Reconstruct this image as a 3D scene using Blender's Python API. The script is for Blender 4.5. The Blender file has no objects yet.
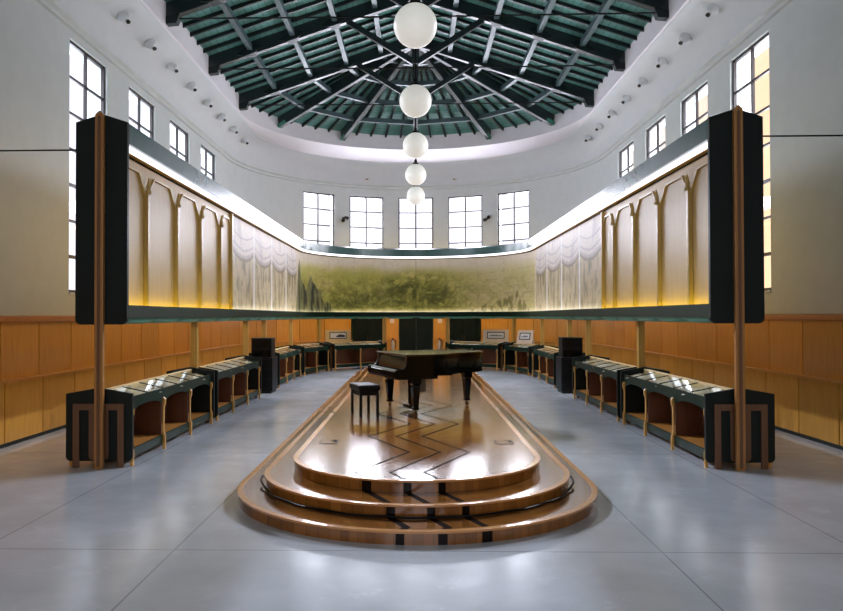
import bpy, bmesh, math, random
import numpy as np
from mathutils import Vector, Matrix
random.seed(7)
PI = math.pi
C = bpy.context.scene.collection
scn = bpy.context.scene
F = 750.0
EYE = 1.9
YC = 24.0        # centre of the apse of the walls and of the screen
YR = 21.75       # centre of the apse of the roof
RW = 6.1         # wall
RB = 5.15        # eave ring

# ------------------------------------------------------------------ materials
def lin(c):
    return tuple(((v / 255.0) / 12.92 if v / 255.0 <= 0.04045 else ((v / 255.0 + 0.055) / 1.055) ** 2.4) for v in c)

class NT:
    def __init__(s, name):
        s.m = bpy.data.materials.new(name); s.m.use_nodes = True
        s.t = s.m.node_tree; s.n = s.t.nodes; s.b = s.n['Principled BSDF']; s.out = s.n['Material Output']
    def add(s, typ, **kw):
        n = s.n.new(typ)
        for k, v in kw.items(): setattr(n, k, v)
        return n
    def link(s, a, b): s.t.links.new(a, b)
    def val(s, sock, v):
        if hasattr(v, 'is_output'): s.link(v, sock)
        else: sock.default_value = v
    def math(s, op, a, b=None, c=None):
        n = s.add('ShaderNodeMath', operation=op)
        s.val(n.inputs[0], a)
        if b is not None: s.val(n.inputs[1], b)
        if c is not None: s.val(n.inputs[2], c)
        return n.outputs[0]
    def mix(s, f, a, b):
        n = s.add('ShaderNodeMix', data_type='RGBA')
        s.val(n.inputs[0], f); s.val(n.inputs[6], a); s.val(n.inputs[7], b)
        return n.outputs[2]
    def ramp(s, f, stops):
        n = s.add('ShaderNodeValToRGB'); e = n.color_ramp.elements
        while len(e) < len(stops): e.new(0.5)
        for i, (p, c) in enumerate(stops): e[i].position = p; e[i].color = tuple(c) + (1,)
        s.link(f, n.inputs[0]); return n.outputs[0]
    def noise(s, vec, scale, detail=4, rough=0.55):
        n = s.add('ShaderNodeTexNoise'); n.inputs['Scale'].default_value = scale
        n.inputs['Detail'].default_value = detail; n.inputs['Roughness'].default_value = rough
        if vec is not None: s.link(vec, n.inputs['Vector'])
        return n.outputs['Fac']
    def coords(s, kind='Object', scale=(1, 1, 1)):
        tc = s.add('ShaderNodeTexCoord'); mp = s.add('ShaderNodeMapping')
        mp.inputs['Scale'].default_value = scale; s.link(tc.outputs[kind], mp.inputs['Vector'])
        return mp.outputs['Vector']

def plain(name, rgb, rough=0.5, metal=0.0, spec=0.5, coat=0.0, var=0.0, bump=0.0):
    t = NT(name); c = lin(rgb)
    t.b.inputs['Roughness'].default_value = rough; t.b.inputs['Metallic'].default_value = metal
    t.b.inputs['Specular IOR Level'].default_value = spec; t.b.inputs['Coat Weight'].default_value = coat
    t.b.inputs['Coat Roughness'].default_value = 0.05
    n = t.noise(t.coords(), 3.0, 5)
    lo = tuple(v * (1 - var) for v in c); hi = tuple(min(1, v * (1 + var)) for v in c)
    t.link(t.ramp(n, [(0.3, lo), (0.7, hi)]), t.b.inputs['Base Color'])
    if bump:
        b = t.add('ShaderNodeBump'); b.inputs['Strength'].default_value = bump; b.inputs['Distance'].default_value = 0.01
        t.link(t.noise(t.coords(), 60.0, 3), b.inputs['Height']); t.link(b.outputs[0], t.b.inputs['Normal'])
    return t.m

def wood(name, a, b, scale=(9, 9, 0.7), rough=0.35, island=0.25, coat=0.0, kind='Object', spec=0.5):
    t = NT(name)
    g = t.noise(t.coords(kind, scale), 3.0, 6, 0.6)
    col = t.ramp(g, [(0.25, lin(a)), (0.75, lin(b))])
    geo = t.add('ShaderNodeNewGeometry')
    k = t.math('MULTIPLY_ADD', geo.outputs['Random Per Island'], island, 1 - island * 0.5)
    hs = t.add('ShaderNodeHueSaturation'); t.link(col, hs.inputs['Color']); t.link(k, hs.inputs['Value'])
    t.link(hs.outputs[0], t.b.inputs['Base Color'])
    t.b.inputs['Roughness'].default_value = rough; t.b.inputs['Coat Weight'].default_value = coat
    t.b.inputs['Specular IOR Level'].default_value = spec
    return t.m

def emit(name, rgb, strength):
    t = NT(name); e = t.add('ShaderNodeEmission')
    e.inputs[0].default_value = lin(rgb) + (1,); e.inputs[1].default_value = strength
    t.link(e.outputs[0], t.out.inputs[0]); return t.m

M = {}
M['wall'] = plain('wall_plaster', (202, 207, 207), 0.7, spec=0.25, var=0.03, bump=0.05)
M['cove'] = plain('cove_plaster', (202, 206, 209), 0.7, spec=0.25, var=0.02)
M['frieze'] = plain('frieze_plaster', (222, 218, 224), 0.7, spec=0.25, var=0.02)
M['dgreen'] = plain('dark_green_lacquer', (10, 38, 28), 0.38, spec=0.16, var=0.12)
M['black'] = plain('black_lacquer', (19, 27, 24), 0.45, spec=0.2, var=0.15)
M['teal'] = plain('teal_scallop_paint', (64, 136, 114), 0.4, spec=0.4, var=0.1)
M['fascia'] = plain('fascia_blue_green_lacquer', (58, 98, 98), 0.25, spec=0.6, var=0.1)
M['piano'] = plain('piano_black_polish', (5, 5, 6), 0.12, spec=0.22)
M['lid'] = plain('piano_lid_polish', (6, 6, 7), 0.07, spec=1.0)
M['boxgrey'] = plain('olive_grey_box', (96, 92, 76), 0.3)
M['bench'] = plain('bench_black_leather', (8, 8, 9), 0.42, spec=0.18, bump=0.15)
M['satinblack'] = plain('satin_black', (12, 12, 13), 0.4, spec=0.18)
M['brass'] = plain('brass', (92, 70, 38), 0.3, 1.0)
M['white_key'] = plain('white_keys', (150, 147, 138), 0.3)
M['iron'] = plain('black_iron', (16, 17, 18), 0.45, 0.4)
M['wframe'] = plain('window_frame_paint', (38, 27, 30), 0.4, var=0.1)
M['paper'] = plain('cream_paper', (226, 216, 196), 0.8, spec=0.1, var=0.03)
M['paper2'] = plain('tan_paper', (172, 146, 110), 0.8, spec=0.1, var=0.05)
M['white'] = plain('white_card', (235, 232, 230), 0.6, spec=0.2)
M['lining'] = plain('grey_case_lining', (196, 188, 170), 0.8, spec=0.1, var=0.04)
M['ink'] = plain('dark_print', (58, 56, 62), 0.7)
M['boardpale'] = wood('pale_board_wood', (214, 182, 120), (232, 204, 150), (6, 6, 2), 0.4, 0.0)
M['boardpink'] = wood('pinkish_board_wood', (222, 196, 172), (234, 212, 190), (6, 6, 2), 0.4, 0.0)
M['wains'] = wood('orange_wainscot_veneer', (192, 128, 42), (216, 156, 60), (7, 7, 0.6), 0.34, 0.22)
M['wains2'] = wood('golden_wainscot_veneer', (180, 124, 44), (206, 152, 62), (7, 7, 0.6), 0.34, 0.2)
M['rail'] = wood('wainscot_rail_wood', (186, 128, 58), (206, 150, 78), (2, 2, 9), 0.3, 0.08)
M['cap'] = wood('wainscot_cap_wood', (166, 98, 38), (188, 118, 52), (2, 2, 9), 0.35, 0.08)
M['screenwood'] = wood('maple_screen_veneer', (168, 134, 72), (188, 156, 92), (10, 10, 0.5), 0.42, 0.05, spec=0.4)
M['pilaster'] = wood('gilt_pilaster_wood', (178, 150, 88), (200, 172, 108), (10, 10, 0.8), 0.32, 0.05)
M['post'] = wood('honey_post_wood', (178, 138, 62), (202, 162, 84), (10, 10, 0.6), 0.35, 0.1)
M['endpost'] = wood('brown_end_post_wood', (150, 100, 50), (176, 124, 66), (10, 10, 0.5), 0.35, 0.2)
M['portal'] = wood('brown_portal_wood', (92, 60, 38), (116, 78, 50), (10, 10, 0.5), 0.4, 0.15)
M['bay'] = wood('brown_bay_wood', (84, 46, 24), (108, 62, 34), (8, 8, 0.6), 0.4, 0.1)
M['shelf'] = wood('orange_shelf_wood', (186, 122, 56), (206, 146, 76), (8, 1, 8), 0.35, 0.05)
M['stile'] = wood('honey_stile_wood', (176, 126, 58), (202, 152, 76), (8, 8, 0.8), 0.35, 0.05)
M['globe'] = NT('opal_globe_glass')
_g = M['globe']; _g.b.inputs['Base Color'].default_value = lin((228, 226, 220)) + (1,)
_g.b.inputs['Roughness'].default_value = 0.35
_g.b.inputs['Emission Color'].default_value = lin((236, 234, 226)) + (1,); _g.b.inputs['Emission Strength'].default_value = 0.48
M['globe'] = _g.m
M['tubecool'] = emit('cool_fluorescent_diffuser', (246, 246, 255), 2.3)
M['tubewarm'] = emit('warm_fluorescent_tube', (252, 232, 40), 18.0)
M['tubepale'] = emit('pale_fluorescent_tube', (255, 246, 222), 8.0)
M['tubeouter'] = emit('outer_warm_diffuser', (255, 220, 180), 7.5)
M['tubedim'] = emit('outer_dim_green_diffuser', (226, 236, 150), 0.02)
M['tubeunder'] = emit('under_screen_tube', (255, 228, 130), 3.4)
M['tubeleft'] = emit('orange_outer_diffuser', (255, 202, 124), 9.0)
M['lens'] = plain('spot_lens_dark', (50, 46, 44), 0.15, 0.2)
M['beam'] = plain('green_black_roof_paint', (26, 36, 38), 0.3, spec=0.65, var=0.18)
M['rafter'] = plain('dark_green_rafter_paint', (18, 30, 29), 0.42, spec=0.35, var=0.15)
M['purlin'] = plain('grey_green_purlin_paint', (70, 88, 92), 0.35, spec=0.5, var=0.12)
M['door'] = plain('very_dark_green_door', (16, 25, 21), 0.45, spec=0.12, var=0.1)
M['steel'] = plain('pale_steel', (196, 190, 186), 0.35, 0.2)
M['ext_red'] = plain('dull_red_enamel', (120, 36, 30), 0.3)

# roof boards: planks parallel to the eave, grooves between
t = NT('teal_roof_boards')
uv = t.add('ShaderNodeUVMap'); sp = t.add('ShaderNodeSeparateXYZ'); t.link(uv.outputs[0], sp.inputs[0])
fr = t.math('FRACT', t.math('MULTIPLY', sp.outputs[0], 6.5))
gro = t.math('LESS_THAN', fr, 0.07)
rnd = t.add('ShaderNodeTexWhiteNoise', noise_dimensions='1D'); t.link(t.math('FLOOR', t.math('MULTIPLY', sp.outputs[0], 6.5)), rnd.inputs['W'])
nz = t.noise(t.coords('Object', (1, 1, 1)), 1.6, 4)
cc = t.ramp(nz, [(0.3, lin((70, 126, 114))), (0.7, lin((104, 154, 150)))])
cc = t.mix(t.math('MULTIPLY', rnd.outputs[0], 0.35), cc, lin((58, 92, 92)) + (1,))
cc = t.mix(gro, cc, lin((16, 26, 26)) + (1,))
t.link(cc, t.b.inputs['Base Color']); t.b.inputs['Roughness'].default_value = 0.5
M['roofboard'] = t.m

# polished concrete with joints
t = NT('polished_concrete')
co = t.coords('Object'); sp = t.add('ShaderNodeSeparateXYZ'); t.link(co, sp.inputs[0])
n1 = t.noise(co, 0.55, 6, 0.6); n2 = t.noise(co, 2.6, 6, 0.65)
base = t.ramp(n1, [(0.28, lin((166, 170, 172))), (0.5, lin((184, 188, 194))), (0.74, lin((204, 207, 216)))])
base = t.mix(t.math('MULTIPLY', t.math('GREATER_THAN', n2, 0.62), 0.12), base, lin((226, 228, 236)) + (1,))
def line_at(axis, p, w):
    return t.math('LESS_THAN', t.math('ABSOLUTE', t.math('SUBTRACT', sp.outputs[axis], p)), w)
joint = None
for p in (-3.56, -1.97, 1.97, 3.56):
    l = line_at(0, p, 0.007); joint = l if joint is None else t.math('MAXIMUM', joint, l)
cross = t.math('LESS_THAN', t.math('ABSOLUTE', t.math('SUBTRACT', t.math('FRACT', t.math('DIVIDE', t.math('SUBTRACT', sp.outputs[1], 3.94), 4.3)), 0.5)), 0.0018)
joint = t.math('MAXIMUM', joint, cross)
base = t.mix(t.math('MULTIPLY', joint, 0.55), base, lin((96, 98, 98)) + (1,))
t.link(base, t.b.inputs['Base Color'])
rg = t.math('MULTIPLY_ADD', n2, 0.22, 0.10); t.link(rg, t.b.inputs['Roughness'])
t.b.inputs['Specular IOR Level'].default_value = 0.8
bp = t.add('ShaderNodeBump'); bp.inputs['Strength'].default_value = 0.06; bp.inputs['Distance'].default_value = 0.05
t.link(t.noise(co, 3.2, 3), bp.inputs['Height']); t.link(bp.outputs[0], t.b.inputs['Normal'])
M['floor'] = t.m

# platform parquet: planks and black inlay lines follow one zigzag
def parquet(name, c1, c2, c3, rough):
    t = NT(name)
    co = t.coords('Object'); sp = t.add('ShaderNodeSeparateXYZ'); t.link(co, sp.inputs[0])
    x, y = sp.outputs[0], sp.outputs[1]
    pp = t.math('PINGPONG', t.math('DIVIDE', t.math('SUBTRACT', y, 7.48 - 1.12 * 8), 1.12), 1.0)
    v = t.math('SUBTRACT', x, t.math('MULTIPLY', pp, 0.525))
    pl = t.math('MULTIPLY', v, 12.0)
    wn = t.add('ShaderNodeTexWhiteNoise', noise_dimensions='2D')
    cm = t.add('ShaderNodeCombineXYZ'); t.link(t.math('FLOOR', pl), cm.inputs[0])
    t.link(t.math('FLOOR', t.math('ADD', t.math('MULTIPLY', y, 0.7), t.math('MULTIPLY', t.math('FLOOR', pl), 0.37))), cm.inputs[1])
    t.link(cm.outputs[0], wn.inputs['Vector'])
    gr = t.noise(t.coords('Object', (14, 2.2, 6)), 2.0, 5)
    f = t.math('ADD', t.math('MULTIPLY', wn.outputs[0], 0.5), t.math('MULTIPLY', gr, 0.35))
    col = t.ramp(f, [(0.1, lin(c1)), (0.5, lin(c2)), (0.95, lin(c3))])
    seam = t.math('LESS_THAN', t.math('FRACT', pl), 0.06)
    col = t.mix(t.math('MULTIPLY', seam, 0.5), col, lin((60, 34, 14)) + (1,))
    hw = t.math('MULTIPLY_ADD', t.math('LESS_THAN', y, 7.24), 0.018, 0.02)
    ink = None
    for p in (-0.61, -0.257, 0.08):
        l = t.math('LESS_THAN', t.math('ABSOLUTE', t.math('SUBTRACT', v, p)), hw)
        ink = l if ink is None else t.math('MAXIMUM', ink, l)
    ink = t.math('MULTIPLY', ink, t.math('LESS_THAN', y, 14.0))
    col = t.mix(ink, col, lin((22, 12, 9)) + (1,))
    t.link(col, t.b.inputs['Base Color']); t.link(t.math('MULTIPLY_ADD', ink, 0.5, rough), t.b.inputs['Roughness'])
    t.link(t.math('MULTIPLY_ADD', ink, -0.38, 0.4), t.b.inputs['Specular IOR Level'])
    t.link(t.math('MULTIPLY_ADD', ink, -0.45, 0.65), t.b.inputs['Coat Weight']); t.b.inputs['Coat Roughness'].default_value = 0.12
    bp = t.add('ShaderNodeBump'); bp.inputs['Strength'].default_value = 0.05; bp.inputs['Distance'].default_value = 0.02
    t.link(gr, bp.inputs['Height']); t.link(bp.outputs[0], t.b.inputs['Normal'])
    return t.m
M['parquet'] = parquet('zigzag_parquet', (116, 70, 26), (138, 87, 36), (158, 105, 48), 0.16)
M['nosing'] = wood('step_nosing_wood', (186, 124, 64), (206, 146, 82), (3, 3, 9), 0.25, 0.0, 0.3)

# glass
def glass(name, tint, fac):
    t = NT(name); tr = t.add('ShaderNodeBsdfTransparent'); gl = t.add('ShaderNodeBsdfGlossy'); mx = t.add('ShaderNodeMixShader')
    tr.inputs[0].default_value = tint + (1,); gl.inputs['Roughness'].default_value = 0.03
    lw = t.add('ShaderNodeFresnel'); lw.inputs[0].default_value = 1.45
    geo = t.add('ShaderNodeNewGeometry'); t.link(t.math('MULTIPLY', t.math('MULTIPLY', lw.outputs[0], fac), t.math('SUBTRACT', 1.0, geo.outputs['Backfacing'])), mx.inputs[0]); t.link(tr.outputs[0], mx.inputs[1]); t.link(gl.outputs[0], mx.inputs[2])
    t.link(mx.outputs[0], t.out.inputs[0]); return t.m
M['pane'] = glass('window_glass', (0.97, 0.97, 0.98), 0.8)
M['caseglass'] = glass('showcase_glass', (0.95, 0.97, 0.96), 1.0)

# mural paint: colour attribute is the picture's own paint, noise adds brush texture
t = NT('mural_painting')
at = t.add('ShaderNodeVertexColor'); at.layer_name = 'paint'
nn = t.noise(t.coords('Object', (1, 1, 1)), 9.0, 6, 0.7)
hs = t.add('ShaderNodeHueSaturation'); t.link(at.outputs[0], hs.inputs['Color']); t.link(t.math('MULTIPLY_ADD', nn, 0.5, 0.86), hs.inputs['Value'])
t.link(hs.outputs[0], t.b.inputs['Base Color']); t.b.inputs['Roughness'].default_value = 0.5
t.b.inputs['Specular IOR Level'].default_value = 0.3
M['mural'] = t.m

# ------------------------------------------------------------------ mesh helpers
def box(bm, x0, x1, y0, y1, z0, z1):
    v = [bm.verts.new(p) for p in ((x0, y0, z0), (x1, y0, z0), (x1, y1, z0), (x0, y1, z0), (x0, y0, z1), (x1, y0, z1), (x1, y1, z1), (x0, y1, z1))]
    for f in ((0, 3, 2, 1), (4, 5, 6, 7), (0, 1, 5, 4), (1, 2, 6, 5), (2, 3, 7, 6), (3, 0, 4, 7)): bm.faces.new([v[i] for i in f])

def bar(bm, p0, p1, w, h, up=(0, 0, 1)):
    """beam of width w and height h whose BOTTOM centre line runs from p0 to p1"""
    p0, p1 = Vector(p0), Vector(p1); d = (p1 - p0).normalized(); s = d.cross(Vector(up)).normalized(); u = s.cross(d).normalized()
    q = []
    for p in (p0, p1):
        for a, b in ((-1, 0), (1, 0), (1, 1), (-1, 1)): q.append(bm.verts.new(p + s * (a * w / 2) + u * (b * h)))
    for f in ((0, 1, 2, 3), (7, 6, 5, 4), (0, 4, 5, 1), (1, 5, 6, 2), (2, 6, 7, 3), (3, 7, 4, 0)): bm.faces.new([q[i] for i in f])

def tube(bm, pts, r, seg=8):
    pts = [Vector(p) for p in pts]; rings = []
    for i, p in enumerate(pts):
        d = (pts[min(i + 1, len(pts) - 1)] - pts[max(i - 1, 0)]).normalized()
        a = d.cross(Vector((0, 0, 1)) if abs(d.z) < 0.9 else Vector((1, 0, 0))).normalized(); b = d.cross(a)
        rr = r[i] if isinstance(r, (list, tuple)) else r
        rings.append([bm.verts.new(p + a * (math.cos(2 * PI * k / seg) * rr) + b * (math.sin(2 * PI * k / seg) * rr)) for k in range(seg)])
    for A, B in zip(rings, rings[1:]):
        for k in range(seg): bm.faces.new((A[k], A[(k + 1) % seg], B[(k + 1) % seg], B[k]))
    bm.faces.new(rings[0][::-1]); bm.faces.new(rings[-1])

def lathe(bm, prof, seg=24, c=(0, 0, 0)):
    rings = []
    for r, z in prof:
        if r < 1e-5: rings.append([bm.verts.new((c[0], c[1], c[2] + z))])
        else: rings.append([bm.verts.new((c[0] + r * math.cos(2 * PI * k / seg), c[1] + r * math.sin(2 * PI * k / seg), c[2] + z)) for k in range(seg)])
    for A, B in zip(rings, rings[1:]):
        for k in range(seg):
            k2 = (k + 1) % seg
            if len(A) == 1 and len(B) == 1: continue
            if len(A) == 1: bm.faces.new((A[0], B[k2], B[k]))
            elif len(B) == 1: bm.faces.new((A[k], A[k2], B[0]))
            else: bm.faces.new((A[k], A[k2], B[k2], B[k]))
    if len(rings[0]) > 1: bm.faces.new(rings[0][::-1])
    if len(rings[-1]) > 1: bm.faces.new(rings[-1])

def prism(bm, pts, h0, h1, axis='z'):
    """extrude a 2-D outline; axis z: (x,y); y: (x,z); x: (y,z)"""
    def P(p, h):
        return {'z': (p[0], p[1], h), 'y': (p[0], h, p[1]), 'x': (h, p[0], p[1])}[axis]
    A = [bm.verts.new(P(p, h0)) for p in pts]; B = [bm.verts.new(P(p, h1)) for p in pts]
    n = len(pts)
    for i in range(n): bm.faces.new((A[i], A[(i + 1) % n], B[(i + 1) % n], B[i]))
    bm.faces.new(A[::-1]); bm.faces.new(B)

def frames_straight(sgn, y0, y1, n=1):
    return [(0, y0 + (y1 - y0) * i / n, sgn, 0) for i in range(n + 1)]
def frames_arc(a0, a1, n, yc=YC):
    return [(0, yc, math.sin(math.radians(a0 + (a1 - a0) * i / n)), math.cos(math.radians(a0 + (a1 - a0) * i / n))) for i in range(n + 1)]
def at(fr, r, z): return (fr[0] + fr[2] * r, fr[1] + fr[3] * r, z)

def sweep(bm, prof, frames, caps=True):
    rings = [[bm.verts.new(at(f, r, z)) for r, z in prof] for f in frames]
    n = len(prof)
    for A, B in zip(rings, rings[1:]):
        for k in range(n): bm.faces.new((A[k], A[(k + 1) % n], B[(k + 1) % n], B[k]))
    if caps: bm.faces.new(rings[0][::-1]); bm.faces.new(rings[-1])

def rect(r0, r1, z0, z1): return [(r0, z0), (r1, z0), (r1, z1), (r0, z1)]

def wall_holes(bm, frames, zs, holes, r0, r1):
    """holes: set of (i,j) cells; frames along, zs up; inner face r0, outer r1"""
    nf, nz = len(frames), len(zs)
    I = [[bm.verts.new(at(f, r0, z)) for z in zs] for f in frames]; O = [[bm.verts.new(at(f, r1, z)) for z in zs] for f in frames]
    solid = lambda i, j: 0 <= i < nf - 1 and 0 <= j < nz - 1 and (i, j) not in holes
    for i in range(nf - 1):
        for j in range(nz - 1):
            if not solid(i, j): continue
            bm.faces.new((I[i][j], I[i + 1][j], I[i + 1][j + 1], I[i][j + 1])); bm.faces.new((O[i][j], O[i][j + 1], O[i + 1][j + 1], O[i + 1][j]))
            if not solid(i - 1, j): bm.faces.new((I[i][j], I[i][j + 1], O[i][j + 1], O[i][j]))
            if not solid(i + 1, j): bm.faces.new((I[i + 1][j], O[i + 1][j], O[i + 1][j + 1], I[i + 1][j + 1]))
            if not solid(i, j - 1): bm.faces.new((I[i][j], O[i][j], O[i + 1][j], I[i + 1][j]))
            if not solid(i, j + 1): bm.faces.new((I[i][j + 1], I[i + 1][j + 1], O[i + 1][j + 1], O[i][j + 1]))

def obj(name, bm, m, parent=None, smooth=False, bevel=0.0, angle=40):
    bmesh.ops.recalc_face_normals(bm, faces=bm.faces[:])
    me = bpy.data.meshes.new(name); bm.to_mesh(me); bm.free()
    o = bpy.data.objects.new(name, me); C.objects.link(o)
    me.materials.append(M[m])
    if smooth:
        for p in me.polygons: p.use_smooth = True
        md = o.modifiers.new('edges', 'EDGE_SPLIT'); md.split_angle = math.radians(angle)
    if bevel:
        md = o.modifiers.new('bevel', 'BEVEL'); md.width = bevel; md.segments = 2; md.limit_method = 'ANGLE'; md.angle_limit = math.radians(50)
    if parent: o.parent = parent
    return o

def tag(o, label=None, cat=None, group=None, kind=None):
    if label: o['label'] = label
    if cat: o['category'] = cat
    if group: o['group'] = group
    if kind: o['kind'] = kind
    return o
def thing(name, label, cat, loc=(0, 0, 0), rz=0.0, group=None, kind=None):
    o = bpy.data.objects.new(name, None); C.objects.link(o); o.location = loc; o.rotation_euler = (0, 0, rz)
    o.empty_display_size = 0.2
    return tag(o, label, cat, group, kind)
def dup(root, loc=None, rz=None, label=None, group=None):
    def cp(o, par):
        c = o.copy(); C.objects.link(c)
        if par: c.parent = par
        for ch in o.children: cp(ch, c)
        return c
    r = cp(root, None)
    if loc is not None: r.location = loc
    if rz is not None: r.rotation_euler = (0, 0, rz)
    if label: r['label'] = label
    if group: r['group'] = group
    return r
def B(): return bmesh.new()
ORD = ['first', 'second', 'third', 'fourth', 'fifth', 'sixth', 'seventh', 'eighth', 'ninth', 'tenth']

# ------------------------------------------------------------------ room shell
Y0 = -6.0
bm = B(); box(bm, -6.6, 6.6, Y0 - 0.5, 31.0, -0.3, 0.0)
tag(obj('floor', bm, 'floor'), 'grey polished concrete floor with fine joints', 'floor', kind='structure')

WZ0, WZ1 = 2.33, 6.83
WZA = 6.66
SIDE_WIN = [13.03, 15.76, 18.42, 21.10]; WW = 1.61
APSE_WIN = [-37.9, -18.8, 0.0, 18.8, 37.9]; WA = 6.55   # half-angle in degrees
for sgn, nm in ((-1, 'left'), (1, 'right')):
    ys = sorted([Y0, YC] + SIDE_WIN + [y + WW for y in SIDE_WIN])
    holes = {(ys.index(y), 1) for y in SIDE_WIN}
    bm = B(); wall_holes(bm, [(0, y, sgn, 0) for y in ys], [0, WZ0, WZ1, 7.16], holes, RW, RW + 0.4)
    tag(obj('wall_' + nm, bm, 'wall'), f'pale plaster wall along the {nm} side above the wainscot', 'wall', kind='structure')
angs = set(range(-90, 91, 5))
for a in APSE_WIN:
    angs = {x for x in angs if not (a - WA - 0.5 < x < a + WA + 0.5)} | {a - WA, a - WA / 2, a, a + WA / 2, a + WA}
angs = sorted(angs)
holes = {(i, 1) for i in range(len(angs) - 1) if any(a - WA - 0.01 < angs[i] and angs[i + 1] < a + WA + 0.01 for a in APSE_WIN)}
bm = B(); wall_holes(bm, [(0, YC, math.sin(math.radians(a)), math.cos(math.radians(a))) for a in angs], [0, WZ0, WZA, 7.16], holes, RW, RW + 0.4)
tag(obj('wall_apse', bm, 'wall', smooth=True, angle=30), 'curved pale wall closing the far end of the hall', 'wall', kind='structure')
# rear wall behind the camera: unseen, its wide opening added to let light in
bm = B()
xs = [-6.5, -4.6, 4.6, 6.5]
wall_holes(bm, [(x, Y0, 0, -1) for x in xs], [0, 1.0, 6.4, 8.5], {(1, 1)}, 0.0, 0.4)
tag(obj('wall_rear', bm, 'wall'), 'plain wall behind the camera with a wide opening', 'wall', kind='structure')

def U(r_unused=None, arc=24, y0=Y0):
    return frames_straight(-1, y0, YC, 8)[:-1] + frames_arc(-90, 90, arc) + frames_straight(1, YC, y0, 8)[1:]
# cornice moulding on the wall head
bm = B(); sweep(bm, [(6.1, 6.98), (6.05, 7.0), (6.05, 7.06), (5.98, 7.10), (5.98, 7.15), (6.0, 7.17), (6.5, 7.17), (6.5, 6.98)], U(arc=60))
tag(obj('trim_1', bm, 'wall', smooth=True), 'moulded cornice line running above all windows', 'trim', kind='structure')
# cove
bm = B(); prof = []
for i in range(9):
    a = i / 8 * PI / 2
    prof.append((6.0 - 0.78 * (1 - math.cos(a)), 7.17 + 0.70 * math.sin(a)))
prof += [(5.22, 8.0), (6.4, 8.0), (6.4, 7.17)]
sweep(bm, prof, U(arc=60))
tag(obj('trim_2', bm, 'cove', smooth=True, angle=35), 'smooth curved plaster cove between cornice and roof', 'cove', kind='structure')
# frieze ring under the rafters and the crescent soffit in the apse
na, ns = 60, 8
FA = [(0, Y0 + (YC - Y0) * i / ns, -1, 0) for i in range(ns)] + frames_arc(-90, 90, na) + [(0, YC - (YC - Y0) * (i + 1) / ns, 1, 0) for i in range(ns)]
FB = [(0, Y0 + (YR - Y0) * i / ns, -1, 0) for i in range(ns)] + frames_arc(-90, 90, na, YR) + [(0, YR - (YR - Y0) * (i + 1) / ns, 1, 0) for i in range(ns)]
bm = B(); rA = [bm.verts.new(at(f, 5.3, 7.885)) for f in FA]; rB = [bm.verts.new(at(f, RB, 7.88)) for f in FB]; rC = [bm.verts.new(at(f, RB, 8.50)) for f in FB]; rD = [bm.verts.new(at(f, 5.6, 8.50)) for f in FA]
for P, Q in ((rA, rB), (rB, rC), (rC, rD)):
    for k in range(len(P) - 1): bm.faces.new((P[k], P[k + 1], Q[k + 1], Q[k]))
tag(obj('trim_3', bm, 'frieze', smooth=True, angle=30), 'white frieze ring and crescent soffit below the rafters', 'frieze', kind='structure')

# wainscot (upper and lower boards, rails), with gaps for the three doors at the far end
DOORS = [(-24.8, -11.9), (-6.4, 6.4), (11.9, 24.8)]
SEG = [(-90, -24.8), (-11.9, -6.4), (6.4, 11.9), (24.8, 90)]
def wains_board(bm, r0, r1, z0, z1, pitch):
    gap = 0.028
    for sgn in (-1, 1):
        y = 11.9 - pitch * 16
        while y < YC - 0.1:
            y1 = min(y + pitch, YC)
            if y1 > Y0 + 0.1: sweep(bm, rect(r0, r1, z0, z1), frames_straight(sgn, max(y, Y0) + gap / 2, y1 - gap / 2))
            y += pitch
    dg = math.degrees(pitch / r0)
    for a0, a1 in SEG:
        n = max(1, round((a1 - a0) / dg)); g = math.degrees(gap / r0) / 2
        for k in range(n): sweep(bm, rect(r0, r1, z0, z1), frames_arc(a0 + (a1 - a0) * k / n + g, a0 + (a1 - a0) * (k + 1) / n - g, 5))
bm = B(); wains_board(bm, 6.05, 6.09, 0.965, 1.815, 1.12)
w = tag(obj('trim_4', bm, 'wains'), 'upper row of orange veneer wainscot boards around the hall', 'wainscot', kind='structure')
bm = B(); wains_board(bm, 5.98, 6.02, 0.06, 0.93, 1.12)
tag(obj('trim_5', bm, 'wains2'), 'lower row of golden veneer wainscot boards around the hall', 'wainscot', kind='structure')
def ring(prof, name, m, label, cat):
    bm = B()
    for sgn in (-1, 1): sweep(bm, prof, frames_straight(sgn, Y0, YC))
    for a0, a1 in SEG: sweep(bm, prof, frames_arc(a0, a1, max(2, int((a1 - a0) / 3))))
    return tag(obj(name, bm, m), label, cat, kind='structure')
ring([(6.0, 1.815), (5.99, 1.84), (5.99, 1.90), (6.09, 1.92), (6.09, 1.815)], 'trim_6', 'cap', 'orange cap rail on top of the wainscot', 'trim')
ring(rect(5.94, 6.09, 0.93, 0.965), 'trim_7', 'rail', 'thin honey ledge between the two wainscot rows', 'trim')
ring([(6.02, 0.0), (6.02, 0.93), (6.093, 0.93), (6.093, 1.82), (6.099, 1.82), (6.099, 0.0)], 'trim_8', 'black', 'dark backing in the gaps between wainscot boards', 'trim')
ring(rect(5.985, 6.02, 0.0, 0.055), 'baseboard_1', 'black', 'dark skirting strip at the foot of the wainscot', 'baseboard')

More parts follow.
